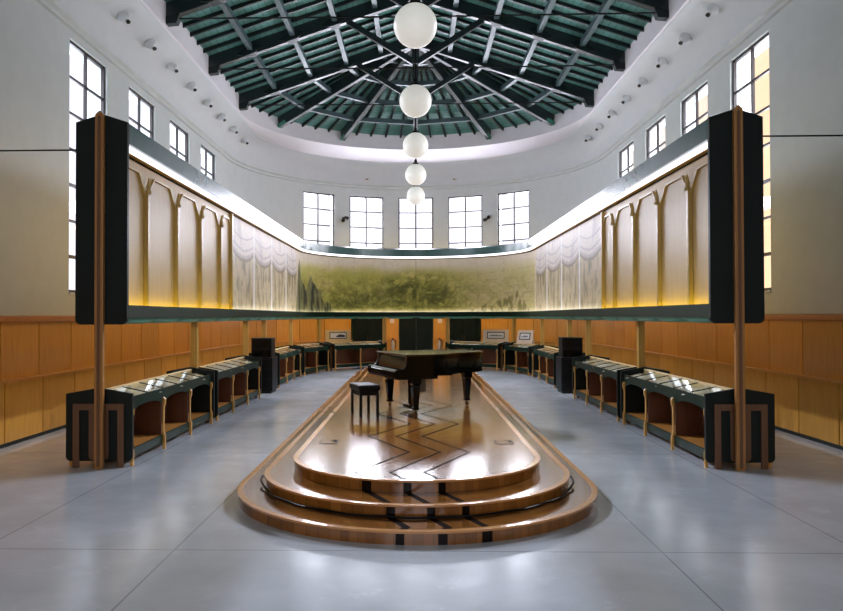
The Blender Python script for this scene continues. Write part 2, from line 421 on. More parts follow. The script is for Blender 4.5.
# doors
for i, (a0, a1) in enumerate(DOORS):
    d = thing(f'door_{i+1}', ['dark green double door left of the middle door', 'dark green double door in the middle of the apse', 'dark green double door right of the middle door'][i], 'door', kind='structure')
    mid = (a0 + a1) / 2
    for b0, b1 in ((a0 + 0.5, mid - 0.06), (mid + 0.06, a1 - 0.5)):
        bm = B(); sweep(bm, rect(6.0, 6.06, 0.01, 2.18), frames_arc(b0, b1, 4))
        for z0, z1 in ((0.15, 0.95), (1.05, 2.05)): sweep(bm, rect(5.985, 6.0, z0, z1), frames_arc(b0 + 1.0, b1 - 1.0, 4))
        leaf = obj('door_leaf', bm, 'door', d)
        bm = B(); hb = mid - 0.5 if b1 < mid + 0.01 else mid + 0.5
        f = frames_arc(hb, hb, 1)[0]
        tube(bm, [at(f, 5.98, 0.95), at(f, 5.95, 0.97), at(f, 5.95, 1.12), at(f, 5.98, 1.14)], 0.01); obj('handle', bm, 'brass', leaf)
    bm = B()
    sweep(bm, rect(5.97, 6.09, 0.0, 2.25), frames_arc(a0, a0 + 0.45, 1)); sweep(bm, rect(5.97, 6.09, 0.0, 2.25), frames_arc(a1 - 0.45, a1, 1)); sweep(bm, rect(5.97, 6.09, 2.19, 2.25), frames_arc(a0 + 0.45, a1 - 0.45, 4))
    obj('door_frame', bm, 'dgreen', d)

# windows
def window(n, frames, label, WZ1=WZ1):
    """frames: list of plan frames from one jamb to the other, middle one is the mullion"""
    w = thing(f'window_{n}', label, 'window', kind='structure')
    mid = len(frames) // 2; RI, RO = RW + 0.05, RW + 0.11
    def sub(fa, fb, k):  # point between frames as a frame
        return tuple(a + (b - a) * k for a, b in zip(fa, fb))
    width = math.dist(at(frames[0], RW, 0), at(frames[-1], RW, 0)); e = 0.05 / width * (len(frames) - 1)
    bm = B()
    sweep(bm, rect(RI, RO, WZ0, WZ1), [frames[0], sub(frames[0], frames[1], e)]); sweep(bm, rect(RI, RO, WZ0, WZ1), [sub(frames[-1], frames[-2], e), frames[-1]])
    sweep(bm, rect(RI, RO, WZ0, WZ0 + 0.05), frames); sweep(bm, rect(RI, RO, WZ1 - 0.05, WZ1), frames)
    fr = obj('window_frame', bm, 'wframe', w)
    q = 0.026 / width * (len(frames) - 1)
    bm = B(); sweep(bm, rect(RI + 0.005, RO - 0.005, WZ0 + 0.04, WZ1 - 0.04), [sub(frames[mid], frames[mid - 1], q), sub(frames[mid], frames[mid + 1], q)])
    obj('mullion', bm, 'wframe', w)
    for k in range(1, 7):
        z = WZ0 + (WZ1 - WZ0) * k / 7; h = 0.021
        if k == 1 or k == 3: h = 0.03
        bm = B(); sweep(bm, rect(RI + 0.01, RO - 0.01, z - h, z + h), frames); obj('glazing_bar', bm, 'wframe', w)
    bm = B(); sweep(bm, rect(RI + 0.026, RI + 0.032, WZ0 + 0.03, WZ1 - 0.03), frames); obj('pane', bm, 'pane', w)
    bm = B(); sweep(bm, rect(RW - 0.03, RW + 0.05, WZ0 - 0.04, WZ0 - 0.001), frames); obj('window_sill', bm, 'wall', w)
n = 1
for sgn, nm in ((-1, 'left'), (1, 'right')):
    for k, y in enumerate(SIDE_WIN):
        window(n, [(0, y, sgn, 0), (0, y + WW / 2, sgn, 0), (0, y + WW, sgn, 0)], f'tall barred window, {ORD[k]} from the front on the {nm} wall'); n += 1
for k, a in enumerate(APSE_WIN):
    window(n, frames_arc(a - WA, a + WA, 4), f'tall barred window, {ORD[k]} from the left in the far curved wall', WZA); n += 1

# ------------------------------------------------------------------ roof
def zr(r): return 8.06 + 0.33 * (RB - r)      # underside of the principal beams
YT = [9.0, 12.18, 15.36, 18.55, 21.75]
# boards
bm = B(); uvl = bm.loops.layers.uv.new('UVMap')
RS = [RB + 0.25, 4.1, 3.05, 2.0, 1.0, 0.0]
def quad(pts, us):
    vs = [bm.verts.new(p) for p in pts]
    f = bm.faces.new(vs)
    for l, u in zip(f.loops, us): l[uvl].uv = (u, 0)
for sgn in (-1, 1):
    for r0, r1 in zip(RS, RS[1:]):
        quad([(sgn * r0, Y0, zr(r0) + 0.33), (sgn * r0, YR, zr(r0) + 0.33), (sgn * r1, YR, zr(r1) + 0.33), (sgn * r1, Y0, zr(r1) + 0.33)], [r0, r0, r1, r1])
fa = frames_arc(-90, 90, 60, YR)
for f, g in zip(fa, fa[1:]):
    for r0, r1 in zip(RS, RS[1:]):
        if r1 > 0: quad([at(f, r0, zr(r0) + 0.33), at(g, r0, zr(r0) + 0.33), at(g, r1, zr(r1) + 0.33), at(f, r1, zr(r1) + 0.33)], [r0, r0, r1, r1])
        else: quad([at(f, r0, zr(r0) + 0.33), at(g, r0, zr(r0) + 0.33), (0, YR, zr(0) + 0.33)], [r0, r0, 0])
bmesh.ops.remove_doubles(bm, verts=bm.verts[:], dist=0.0005)
ceil = tag(obj('ceiling', bm, 'roofboard'), 'teal boarded underside of the pitched roof with rounded end', 'ceiling', kind='structure')
sol = ceil.modifiers.new('thickness', 'SOLIDIFY'); sol.thickness = 0.05; sol.offset = 1
# common rafters
def rafter(f, r0, r1):
    bm = B(); bar(bm, at(f, r0, zr(r0) + 0.24), at(f, r1, zr(r1) + 0.24), 0.06, 0.09); obj('rafter', bm, 'rafter', ceil)
for sgn in (-1, 1):
    for a, b in ((12.18, 15.36), (15.36, 18.55), (18.55, 21.75)):
        for k in range(1, 6): rafter((0, a + (b - a) * k / 6, sgn, 0), RB + 0.1, 0.05)
for k in range(-90, 90, 30):
    for j in range(1, 5):
        f = frames_arc(k + 6 * j, k + 6 * j, 1, YR)[0]; rafter(f, RB + 0.1, 1.0)
# purlins
for r in (4.1, 3.05, 2.0, 1.0):
    for sgn in (-1, 1):
        for a, b in ((9.0, 12.18), (12.18, 15.36), (15.36, 18.55), (18.55, 21.75)):
            bm = B(); bar(bm, (sgn * r, a + 0.06, zr(r) + 0.10), (sgn * r, b - 0.06, zr(r) + 0.10), 0.12, 0.14); obj('purlin', bm, 'purlin', ceil)
    for k in range(-90, 90, 30):
        g = math.degrees(0.07 / r)
        bm = B(); p, q = frames_arc(k + g, k + g, 1, YR)[0], frames_arc(k + 30 - g, k + 30 - g, 1, YR)[0]
        bar(bm, at(p, r, zr(r) + 0.10), at(q, r, zr(r) + 0.10), 0.12, 0.14); obj('purlin', bm, 'purlin', ceil)
# ridge
bm = B(); box(bm, -0.06, 0.06, 9.0, YR, zr(0) - 0.05, zr(0) + 0.22); obj('ridge_beam', bm, 'rafter', ceil)

def make_truss():
    t = thing('roof_truss', '', 'roof truss', group='roof trusses over the nave')
    for s in (-1, 1):
        bm = B(); bar(bm, (s * (RB + 0.02), 0, zr(RB)), (0, 0, zr(0)), 0.15, 0.33); obj('principal_rafter', bm, 'beam', t, bevel=0.008)
        bm = B(); bar(bm, (s * 1.72, 0, zr(1.72) - 0.02), (s * 0.08, 0, zr(1.72) - 0.02 - 1.03), 0.11, 0.14); obj('strut', bm, 'beam', t, bevel=0.006)
        bm = B(); prism(bm, [(s * (RB + 0.02), zr(RB) - 0.12), (s * (RB - 0.22), zr(RB) - 0.10), (s * (RB - 0.30), zr(RB) + 0.12), (s * (RB + 0.02), zr(RB) + 0.03)], -0.09, 0.09, 'y'); obj('beam_shoe', bm, 'rafter', t)
        for r in (4.1, 3.05, 2.0):
            bm = B(); prism(bm, [(s * (r - 0.3), zr(r - 0.3) + 0.1), (s * (r - 0.12), zr(r - 0.12) - 0.0), (s * (r + 0.12), zr(r + 0.12) - 0.0), (s * (r + 0.34), zr(r + 0.34) + 0.1), (s * (r + 0.1), zr(r + 0.1) + 0.22), (s * (r - 0.1), zr(r - 0.1) + 0.22)], -0.13, 0.13, 'y'); obj('purlin_cleat', bm, 'rafter', t)
    bm = B(); box(bm, -0.08, 0.08, -0.08, 0.08, 8.25, zr(0) + 0.2); obj('king_post', bm, 'beam', t, bevel=0.008)
    bm = B(); tube(bm, [(-RB + 0.1, 0, 8.08), (0, 0, 8.06), (RB - 0.1, 0, 8.08)], 0.018); obj('tie_rod', bm, 'iron', t)
    return t
tr = make_truss()
TL = ['dark timber roof truss nearest above the camera', 'dark timber roof truss above the nearest showcases', 'dark timber roof truss with only its eave ends in the top corners', 'dark timber roof truss just beyond the largest globe lamp', 'dark timber roof truss where the radiating beams of the apse start']
for i, y in enumerate(YT):
    if i == 0: tr.location = (0, y, 0); tr['label'] = TL[0]
    else: dup(tr, (0, y, 0), 0, TL[i])
for k, a in enumerate((-60, -30, 0, 30, 60)):
    f = frames_arc(a, a, 1, YR)[0]
    t = thing('hip_beam', ['leftmost radiating roof beam in the apse', 'radiating roof beam left of the middle one', 'middle radiating roof beam behind the hanging globes', 'radiating roof beam right of the middle one', 'rightmost radiating roof beam in the apse'][k], 'roof beam', group='radiating beams of the apse roof')
    bm = B(); bar(bm, at(f, RB - 0.08, zr(RB)), at(f, 0.15, zr(0.15)), 0.14, 0.33); obj('beam', bm, 'beam', t, bevel=0.008)
    bm = B(); bar(bm, at(f, RB - 0.02, zr(RB) - 0.005), at(f, RB - 0.34, zr(RB - 0.34) - 0.005), 0.17, 0.1); obj('beam_end', bm, 'teal', t)

# globe lamps
GL = ['largest white globe lamp, nearest of the hanging row', 'second largest white globe lamp of the hanging row', 'middle white globe lamp of the hanging row of five', 'white globe lamp just above the farthest globe', 'smallest white globe lamp, lowest in the picture']
t = thing('globe_pendant_lamp', GL[0], 'lamp', (0, YT[0], 5.4), 0, 'globe lamps hanging in a row along the hall axis')
bm = B(); bmesh.ops.create_uvsphere(bm, u_segments=32, v_segments=18, radius=0.262); obj('globe', bm, 'globe', t, smooth=True)
bm = B(); lathe(bm, [(0.0, 0.25), (0.075, 0.25), (0.075, 0.285), (0.035, 0.31), (0.035, 0.36), (0.0, 0.36)], 16); obj('cap', bm, 'satinblack', t, smooth=True)
bm = B(); tube(bm, [(0, 0, 0.34), (0, 0, 2.86)], 0.016); obj('rod', bm, 'satinblack', t)
bm = B(); lathe(bm, [(0, 2.76), (0.05, 2.77), (0.06, 2.85), (0, 2.85)], 12); obj('ceiling_rose', bm, 'satinblack', t)
for i in range(1, 5): dup(t, (0, YT[i], 5.4), 0, GL[i])

# cove spotlights
t0 = None
for sgn, nm in ((-1, 'left'), (1, 'right')):
    for k in range(8):
        y = 14.29 + 1.46 * k
        lab = f'small round cove spotlight, {ORD[k]} from the front on the {nm} side'
        if t0 is None:
            t0 = thing('cove_spotlight', lab, 'spotlight', (0, 0, 0), 0, 'spotlights along the cove')
            bm = B(); lathe(bm, [(0, 0.0), (0.12, 0.0), (0.125, 0.03), (0.10, 0.11), (0.075, 0.15), (0.0, 0.16)], 18); h = obj('housing', bm, 'cove', t0, smooth=True); h.rotation_euler = (0, math.radians(-128), 0); h.location = (5.68, 0, 7.74)
            bm = B(); lathe(bm, [(0, 0.0), (0.035, 0.0), (0.045, 0.03), (0.04, 0.05), (0.0, 0.06)], 14); l = obj('lamp_lens', bm, 'lens', t0, smooth=True); l.rotation_euler = (0, math.radians(-150), 0); l.location = (5.56, 0, 7.62)
            t0.location = (0, y, 0); t0.rotation_euler = (0, 0, PI if sgn < 0 else 0)
        else: dup(t0, (0, y, 0), PI if sgn < 0 else 0, lab)
# small black spotlights on the apse wall and small vents in the cove
for k, a in enumerate((-27.8, 27.8)):
    f = frames_arc(a, a, 1)[0]
    t = thing('wall_spotlight', f'small black spotlight on the far wall between the two {["leftmost", "rightmost"][k]} windows', 'spotlight', at(f, RW - 0.002, 5.74), math.radians(-a), 'black spotlights on the apse wall')
    bm = B(); box(bm, -0.05, 0.05, -0.03, 0.0, -0.05, 0.05); obj('bracket', bm, 'iron', t)
    for s in (-1, 1):
        bm = B(); tube(bm, [(s * 0.05, -0.06, 0.05 * s), (s * 0.09, -0.2, 0.05 * s - 0.06)], [0.045, 0.07], 12); obj('lamp_head', bm, 'iron', t)
    bm = B(); tube(bm, [(-0.05, -0.06, -0.05), (0, -0.02, 0), (0.05, -0.06, 0.05)], 0.015); obj('arm', bm, 'iron', t)
for k, a in enumerate((-19, 15)):
    f = frames_arc(a, a, 1)[0]
    t = thing('cove_sensor', f'tiny grey sensor on the far cove {["left", "right"][k]} of the hanging globes', 'sensor', at(f, 5.955, 7.32), math.radians(-a))
    bm = B(); box(bm, -0.09, 0.09, -0.05, 0.01, -0.03, 0.03); obj('housing', bm, 'lining', t, bevel=0.01)
    bm = B(); box(bm, -0.03, 0.03, -0.065, -0.05, -0.02, 0.02); obj('lens', bm, 'lens', t)

# stay rods between the screen heads and the walls
for sgn, nm, z in ((-1, 'left', 4.03), (1, 'right', 4.14)):
    t = thing('stay_rod', f'thin black stay rod from the {nm} screen end to the wall', 'rod', (0, 9.46, z))
    bm = B(); tube(bm, [(sgn * 4.29, 0, 0), (sgn * 6.09, 0, 0)], 0.011); obj('bar', bm, 'iron', t)
    bm = B(); tube(bm, [(sgn * 6.07, 0, 0), (sgn * 6.1, 0, 0)], 0.05, 12); obj('wall_plate', bm, 'iron', t)

# ------------------------------------------------------------------ the screen: two panelled wings and a curved mural
RI, RO = 3.63, 4.29        # inner and outer faces
RP = 3.80                  # picture plane
ZL0, ZL1 = 1.88, 2.045     # ledge
YW0, YW1 = 9.40, 15.36
def gable(x0, x1, z0, z1, zp, rad, n=5):
    pts = []
    for cx, cz, a0 in ((x0 + rad, z0 + rad, PI), (x1 - rad, z0 + rad, 1.5 * PI)):
        for i in range(n + 1): pts.append((cx + rad * math.cos(a0 + i / n * PI / 2), cz + rad * math.sin(a0 + i / n * PI / 2)))
    return pts + [(x1, z1), ((x0 + x1) / 2, zp), (x0, z1)]
def scallop_mesh(frames_fn, u0, u1):
    """bulging skirt piece under the ledge between parameters u0 and u1"""
    bm = B(); n, m = 12, 6; rows = []
    for i in range(n + 1):
        u = i / n; f = frames_fn(u0 + (u1 - u0) * (0.001 + 0.998 * u)); d = 0.014 + 0.066 * (1 - (2 * u - 1) ** 6); bl = 0.05 * (1 - (2 * u - 1) ** 4)
        rows.append([bm.verts.new(at(f, 3.685 - 0.4 * bl + 0.09 * (1 - math.cos(PI / 2 * j / m)), ZL0 + 0.002 - d * math.sin(PI / 2 * j / m))) for j in range(m + 1)] + [bm.verts.new(at(f, 4.1, ZL0 + 0.002 - d)), bm.verts.new(at(f, 4.1, ZL0 + 0.002))])
    k = len(rows[0])
    for A, Bq in zip(rows, rows[1:]):
        for j in range(k): bm.faces.new((A[j], A[(j + 1) % k], Bq[(j + 1) % k], Bq[j]))
    bm.faces.new(rows[0][::-1]); bm.faces.new(rows[-1]); return bm
def body(parent, frames, tube_m, outer_m, outer_frames=None):
    bm = B(); sweep(bm, [(RI, 4.09), (RI + 0.05, 4.09), (RI + 0.05, 4.29), (RI + 0.06, 4.29), (RI + 0.06, 4.345), (RI, 4.345)], frames); obj('fascia', bm, 'fascia', parent, smooth=True, angle=30)
    bm = B(); sweep(bm, [(RI + 0.06, 4.295), (RO, 4.295), (RO, 4.345), (3.96, 4.42), (RI + 0.06, 4.345)], frames); obj('top_board', bm, 'dgreen', parent)
    bm = B(); sweep(bm, rect(RI + 0.055, RI + 0.085, 4.025, 4.1), frames); obj('light_diffuser', bm, 'tubecool', parent)
    bm = B(); sweep(bm, rect(RI + 0.088, RP - 0.002, 4.02, 4.1), frames); obj('cornice_board', bm, 'screenwood', parent)
    bm = B(); sweep(bm, rect(RI, RI + 0.05, ZL0, ZL1), frames); obj('ledge', bm, 'dgreen', parent, smooth=True, angle=30)
    bm = B(); sweep(bm, rect(RI + 0.05, RO, ZL0, ZL0 + 0.04), frames); obj('bottom_board', bm, 'dgreen', parent)
    bm = B(); sweep(bm, rect(RP + 0.045, 4.10, ZL0 + 0.04, 4.295), frames); obj('backing', bm, 'dgreen', parent)
    bm = B(); sweep(bm, rect(4.10, 4.13, ZL0 + 0.04, 4.0), frames); obj('outer_panel', bm, 'screenwood', parent)
    bm = B(); sweep(bm, rect(4.24, RO, 4.06, 4.295), frames); obj('outer_fascia', bm, 'fascia', parent)
    for fo, mo in outer_frames or [(frames, outer_m)]:
        bm = B(); sweep(bm, rect(4.13, 4.24, 4.0, 4.06), fo); obj('outer_diffuser', bm, mo, parent)
        bm = B(); sweep(bm, rect(4.16, 4.22, ZL0 - 0.006, ZL0 - 0.001), fo); obj('under_light', bm, mo, parent)
    bm = B(); sweep(bm, rect(RI + 0.055, RI + 0.09, ZL0 + 0.06, ZL0 + 0.1), frames); obj('light_tube', bm, tube_m, parent)
def post(parent, f):
    bm = B(); n = Vector((f[2], f[3], 0)); s = Vector((-f[3], f[2], 0)); c = Vector(at(f, 3.97, 0))
    for w, dpt, z0, z1 in ((0.055, 0.055, 0.0, ZL0 - 0.001),):
        pts = [c + n * (a * w) + s * (b * dpt) for a, b in ((-1, -1), (1, -1), (1, 1), (-1, 1))]
        prism(bm, [(p.x, p.y) for p in pts], z0, z1)
    for k in (-1, 1):
        pts = [c + n * (a * 0.02 - 0.0) + s * (k * 0.055 + b * 0.012) for a, b in ((-1, -1), (1, -1), (1, 1), (-1, 1))]
        prism(bm, [(p.x, p.y) for p in pts], 1.02, ZL0 - 0.001)
    return obj('post', bm, 'post', parent)

PIL = [10.42, 11.73, 13.04, 14.36]
for sgn, nm in ((-1, 'left'), (1, 'right')):
    S = thing('display_screen', f'tall wood-panelled screen wing on the {nm} with dark green end and lit top', 'screen', (0, 0, 0), 0, 'panelled screen wings')
    body(S, frames_straight(sgn, YW0, YW1), 'tubewarm', 'tubeouter' if sgn < 0 else 'tubedim')
    # end board (gabled, rounded at the foot) and its post
    bm = B(); prism(bm, gable(min(sgn * RI, sgn * RO), max(sgn * RI, sgn * RO), 1.80, 4.355, 4.46, 0.07), 9.335, 9.40, 'y'); obj('end_board', bm, 'black', S, bevel=0.006)
    xc = sgn * 3.965
    bm = B(); prism(bm, [(xc - 0.055, 0.0), (xc + 0.055, 0.0), (xc + 0.055, 4.44), (xc, 4.49), (xc - 0.055, 4.44)], 9.275, 9.335, 'y')
    ep = obj('end_post', bm, 'endpost', S, bevel=0.006)
    bm = B(); prism(bm, [(xc - 0.018, 0.03), (xc + 0.018, 0.03), (xc + 0.018, 4.40), (xc, 4.43), (xc - 0.018, 4.40)], 9.265, 9.276, 'y'); obj('bead', bm, 'portal', ep)
    # panels between pilasters, with chamfer-headed frames
    edges = [YW0 + 0.02] + PIL + [15.34]
    for a, b in zip(edges, edges[1:]):
        bm = B(); sweep(bm, rect(RP, RP + 0.04, ZL0 + 0.045, 3.995), frames_straight(sgn, a + 0.002, b - 0.002)); pn = obj('wood_panel', bm, 'screenwood', S)
        c = min(0.32, (b - a) * 0.3); zt = 3.86; zs = 3.58; w = 0.028
        def head(y0, z0, y1, z1):
            bm2 = B()
            d = math.hypot(y1 - y0, z1 - z0); ny, nz = -(z1 - z0) / d * w, (y1 - y0) / d * w
            prism(bm2, [(y0, z0), (y1, z1), (y1 + ny, z1 + nz), (y0 + ny, z0 + nz)], sgn * (RP - 0.03), sgn * RP, 'x'); return bm2
        for seg in ((a + 0.05, zs, a + c, zt), (a + c, zt, b - c, zt), (b - c, zt, b - 0.05, zs)):
            obj('panel_moulding', head(*seg), 'pilaster', pn)
    for y in PIL + [15.22]:
        bm = B(); h = 3.62 if y < 15 else 3.99
        for dy in (-0.02, 0.02): prism(bm, [(y + dy - 0.013, ZL0 + 0.05), (y + dy + 0.013, ZL0 + 0.05), (y + dy + 0.013, h), (y + dy - 0.013, h)], sgn * (RP - 0.06), sgn * RP, 'x')
        box(bm, min(sgn * (RP - 0.05), sgn * RP), max(sgn * (RP - 0.05), sgn * RP), y - 0.04, y + 0.04, ZL0 + 0.05, h)
        pl = obj('pilaster', bm, 'pilaster', S)
        if y < 15:
            bm = B(); lathe(bm, [(0, 0), (0.045, 0.0), (0.045, 0.03), (0.025, 0.06), (0.038, 0.1), (0.022, 0.16), (0.01, 0.21), (0, 0.24)], 10, (sgn * (RP - 0.055), y, h)); obj('finial', bm, 'pilaster', pl, smooth=True)
    post(S, (0, 13.36, sgn, 0))
    for k in range(5):
        L = (YW1 - YW0) / 5.4
        obj('scallop', scallop_mesh(lambda y: (0, y, sgn, 0), YW0 + 0.02 + L * k, YW0 + 0.02 + L * (k + 1)), 'teal', S, smooth=True)

# mural
LS = YC - YW1; LA = PI * RP; LT = 2 * LS + LA
def pathf(t):
    if t < LS: return (0, YW1 + t, -1, 0)
    if t > LS + LA: return (0, YW1 + (LT - t), 1, 0)
    a = -PI / 2 + (t - LS) / RP
    return (0, YC, math.sin(a), math.cos(a))
rng = np.random.RandomState(5)
LAT = rng.rand(256, 256)
def vnoise(x, y):
    xi, yi = np.floor(x).astype(int), np.floor(y).astype(int); fx, fy = x - xi, y - yi
    fx, fy = fx * fx * (3 - 2 * fx), fy * fy * (3 - 2 * fy); g = lambda a, b: LAT[a % 256, b % 256]
    return (g(xi, yi) * (1 - fx) + g(xi + 1, yi) * fx) * (1 - fy) + (g(xi, yi + 1) * (1 - fx) + g(xi + 1, yi + 1) * fx) * fy
def fbm(x, y, o=5):
    s, a = 0, 0.5
    for k in range(o): s = s + a * vnoise(x * 2 ** k + 17 * k, y * 2 ** k + 31 * k); a *= 0.5
    return s
def sm(a, b, x):
    q = np.clip((x - a) / (b - a), 0, 1); return q * q * (3 - 2 * q)
def paint(T, Hh):
    """sRGB 0..255 of the painting at arc length T (m) and height share Hh"""
    T, Hh = np.asarray(T, float), np.asarray(Hh, float)
    col = np.zeros(T.shape + (3,)); col[:] = (218, 206, 186)
    def over(mask, c):
        nonlocal col
        m = np.clip(mask, 0, 1)[..., None]; col = col * (1 - m) + np.array(c, float) * m
    phi = np.degrees((T - LS) / RP) - 90
    arc = sm(LS - 0.1, LS + 0.2, T) * (1 - sm(LS + LA - 0.2, LS + LA + 0.1, T))
    band = sm(0.04, 0.16, Hh + 0.05 * (fbm(T * 1.3, Hh * 3) - 0.5)) * (1 - sm(0.66, 0.93, Hh + 0.18 * (fbm(T * 0.7, Hh * 2 + 9) - 0.5)))
    right = sm(5, 40, phi)
    over(band * arc * (0.92 - 0.42 * right), (204, 188, 112))
    green = band * arc * sm(0.38, 0.62, fbm(T * 0.9 + 5, Hh * 3.0) + 0.18 * (1 - right) + 0.1 * (0.5 - Hh))
    over(green * (0.85 - 0.6 * right), (178, 174, 80))
    for k in range(3):
        rid = 1 - np.abs(fbm(T * (2.2 + k) + 11 * k, Hh * 7 + 3 * k + 0.6 * T) - 0.5) * 16
        over(np.clip(rid, 0, 1) * band * arc * (0.5 - 0.3 * right) * sm(0.8, 0.3, Hh), (112, 108, 44))
    # foliage near the middle of the curve: warped, broken strokes
    wx = T + 0.7 * (fbm(T * 1.6 + 3, Hh * 4) - 0.5); wy = Hh * 2 + 0.7 * (fbm(T * 1.6 + 60, Hh * 4) - 0.5)
    for ph, hh, sx_, sy_, am in ((1, 0.4, 1.5, 0.75, 1.0), (9, 0.25, 0.9, 0.5, 0.8), (-22, 0.28, 1.7, 0.5, 0.7), (-40, 0.2, 1.2, 0.35, 0.6)):
        dx = (phi - ph) * RP * PI / 180; dy = (Hh - hh) * 2.0
        env = np.exp(-(dx / sx_) ** 2 - (dy / sy_) ** 2) * band * am
        st = np.maximum(1 - np.abs(fbm(wx * 2.4 + 1.4 * wy, wy * 3.2 + ph) - 0.5) * 12, 1 - np.abs(fbm(wx * 2.6 - 1.7 * wy + 30, wy * 2.8 + ph) - 0.5) * 12)
        over(np.clip(st, 0, 1) * env * 0.85, (84, 88, 36)); over(sm(0.56, 0.7, fbm(wx * 3 + 8, wy * 4 + ph)) * env * 0.85, (70, 74, 30))
        over(sm(0.62, 0.75, fbm(wx * 4 + 28, wy * 5 + ph)) * env * 0.5, (206, 198, 120))
    # dark cliffs at the left start of the curve
    cl = np.zeros_like(T)
    for p0, p1, top, base in ((-96, -68, 0.86, 0.0), (-84, -44, 0.62, 0.0)):
        mid = p0 + (p1 - p0) * 0.35
        prof = np.where(phi < mid, (phi - p0) / (mid - p0), (p1 - phi) / (p1 - mid)) * top + 0.42 * (fbm(phi * 0.16, Hh * 3.2) - 0.5)
        cl = np.maximum(cl, sm(-0.02, 0.06, prof - Hh))
    tex = fbm(phi * 0.5 + Hh * 2, Hh * 3)
    over(cl * sm(0.03, 0.1, Hh) * 0.75, (112, 112, 80)); over(cl * sm(0.42, 0.6, tex) * sm(0.03, 0.1, Hh), (52, 56, 42))
    # rocks low on the right
    prof = 0.24 * np.exp(-((phi - 48) / 14) ** 2) + 0.36 * np.exp(-((phi - 66) / 9) ** 2) + 0.12 * (fbm(phi * 0.3, Hh * 4) - 0.5)
    rk = sm(0.0, 0.05, prof - Hh + 0.04) * sm(0.04, 0.1, Hh)
    over(rk * sm(0.42, 0.62, fbm(phi * 0.4, Hh * 9)) * 0.7, (112, 106, 62))
    # fine sketched contour lines
    cn = np.abs(np.sin((Hh * 26 + 5 * fbm(T * 0.5, Hh * 2)) )) < 0.10
    over(cn * band * 0.22, (120, 104, 66))
    # draped swags on the straight runs
    straight = 1 - sm(LS - 0.35, LS - 0.1, np.minimum(T, LT - T)); tt = np.minimum(T, LT - T)
    W = LS / 4.0; lt = np.mod(tt, W) / W
    body_ = straight * sm(0.03, 0.14, Hh) * (1 - sm(0.6, 0.66, Hh))
    over(body_ * 0.65, (188, 168, 126)); over(body_ * sm(0.5, 0.7, fbm(tt * 5, Hh * 3.5)) * 0.7, (134, 122, 78))
    over(body_ * sm(0.55, 0.7, fbm(tt * 9 + 40, Hh * 9)) * 0.5, (106, 100, 66))
    sag = 0.70 - 0.10 * (1 - (2 * lt - 1) ** 2) 
    over(straight * (np.abs(Hh - sag) < 0.035) * 0.8, (132, 116, 96))
    over(straight * (Hh > sag) * 0.55, (220, 212, 216))
    for k in range(2):
        s2 = 0.78 + 0.11 * k - (0.09 - 0.01 * k) * (1 - (2 * lt - 1) ** 2)
        over(straight * (np.abs(Hh - s2) < 0.009) * 0.75, (168, 158, 164))
    fold = sm(0.55, 0.7, fbm(lt * 9 + 3 * Hh, Hh * 2 + tt * 0.2)); over(straight * fold * (Hh > sag) * 0.4, (166, 156, 164))
    over(straight * ((lt < 0.03) | (lt > 0.97)), (230, 226, 224))
    return np.clip(col, 0, 255)
S = thing('mural_screen', 'long curved screen painted with a pale green landscape at the far end', 'mural')
FR = [(0, YW1 + 0.005, -1, 0)] + [(0, YW1 + LS * i / 4, -1, 0) for i in range(1, 4)] + frames_arc(-90, 90, 48) + [(0, YW1 + LS * i / 4, 1, 0) for i in range(3, 0, -1)] + [(0, YW1 + 0.005, 1, 0)]
body(S, FR, 'tubepale', 'tubeunder', [(FR[:29], 'tubeleft'), (FR[28:-1] + [(0, 18.2, 1, 0)], 'tubeunder')])
npan = 20
bounds = [LS * i / 4 for i in range(5)] + [LS + LA * i / 10 for i in range(1, 10)] + [LS + LA + LS * i / 4 for i in range(5)]
for t0_, t1_ in zip(bounds, bounds[1:]):
    n = max(24, int((t1_ - t0_) / 0.03)); m = 64
    tv = np.linspace(t0_ + 0.004, t1_ - 0.004, n + 1); hv = np.linspace(0, 1, m + 1)
    bm = B(); z0, z1 = ZL0 + 0.045, 3.995
    grid = [[bm.verts.new(at(pathf(t_), RP, z0 + (z1 - z0) * h)) for h in hv] for t_ in tv]
    for i in range(n):
        for j in range(m): bm.faces.new((grid[i][j], grid[i + 1][j], grid[i + 1][j + 1], grid[i][j + 1]))
    edge_back = [[bm.verts.new(at(pathf(t_), RP + 0.04, z)) for z in (z0, z1)] for t_ in (tv[0], tv[-1])]
    for k, gi in ((0, 0), (1, n)):
        bm.faces.new([grid[gi][j] for j in range(m + 1)] + [edge_back[k][1], edge_back[k][0]])
    bm.verts.index_update()
    cols = paint(*np.meshgrid(tv, hv, indexing='ij')).reshape(-1, 3)
    o = obj('mural_panel', bm, 'mural', S, smooth=True)
    ca = o.data.color_attributes.new('paint', 'FLOAT_COLOR', 'POINT')
    c01 = cols / 255.0; L = np.where(c01 <= 0.04045, c01 / 12.92, ((c01 + 0.055) / 1.055) ** 2.4)
    full = np.ones((len(o.data.vertices), 4)); full[:, :3] = 0.4; full[:len(L), :3] = L
    ca.data.foreach_set('color', full.ravel())
for y in (17.4, 19.5, 23.7):
    for s in (-1, 1): post(S, (0, y, s, 0))
for a in (-58.5, -17.2, 17.2, 58.5): post(S, frames_arc(a, a, 1)[0])
ns_ = 26
for k in range(ns_): obj('scallop', scallop_mesh(pathf, LT * k / ns_, LT * (k + 1) / ns_), 'teal', S, smooth=True)

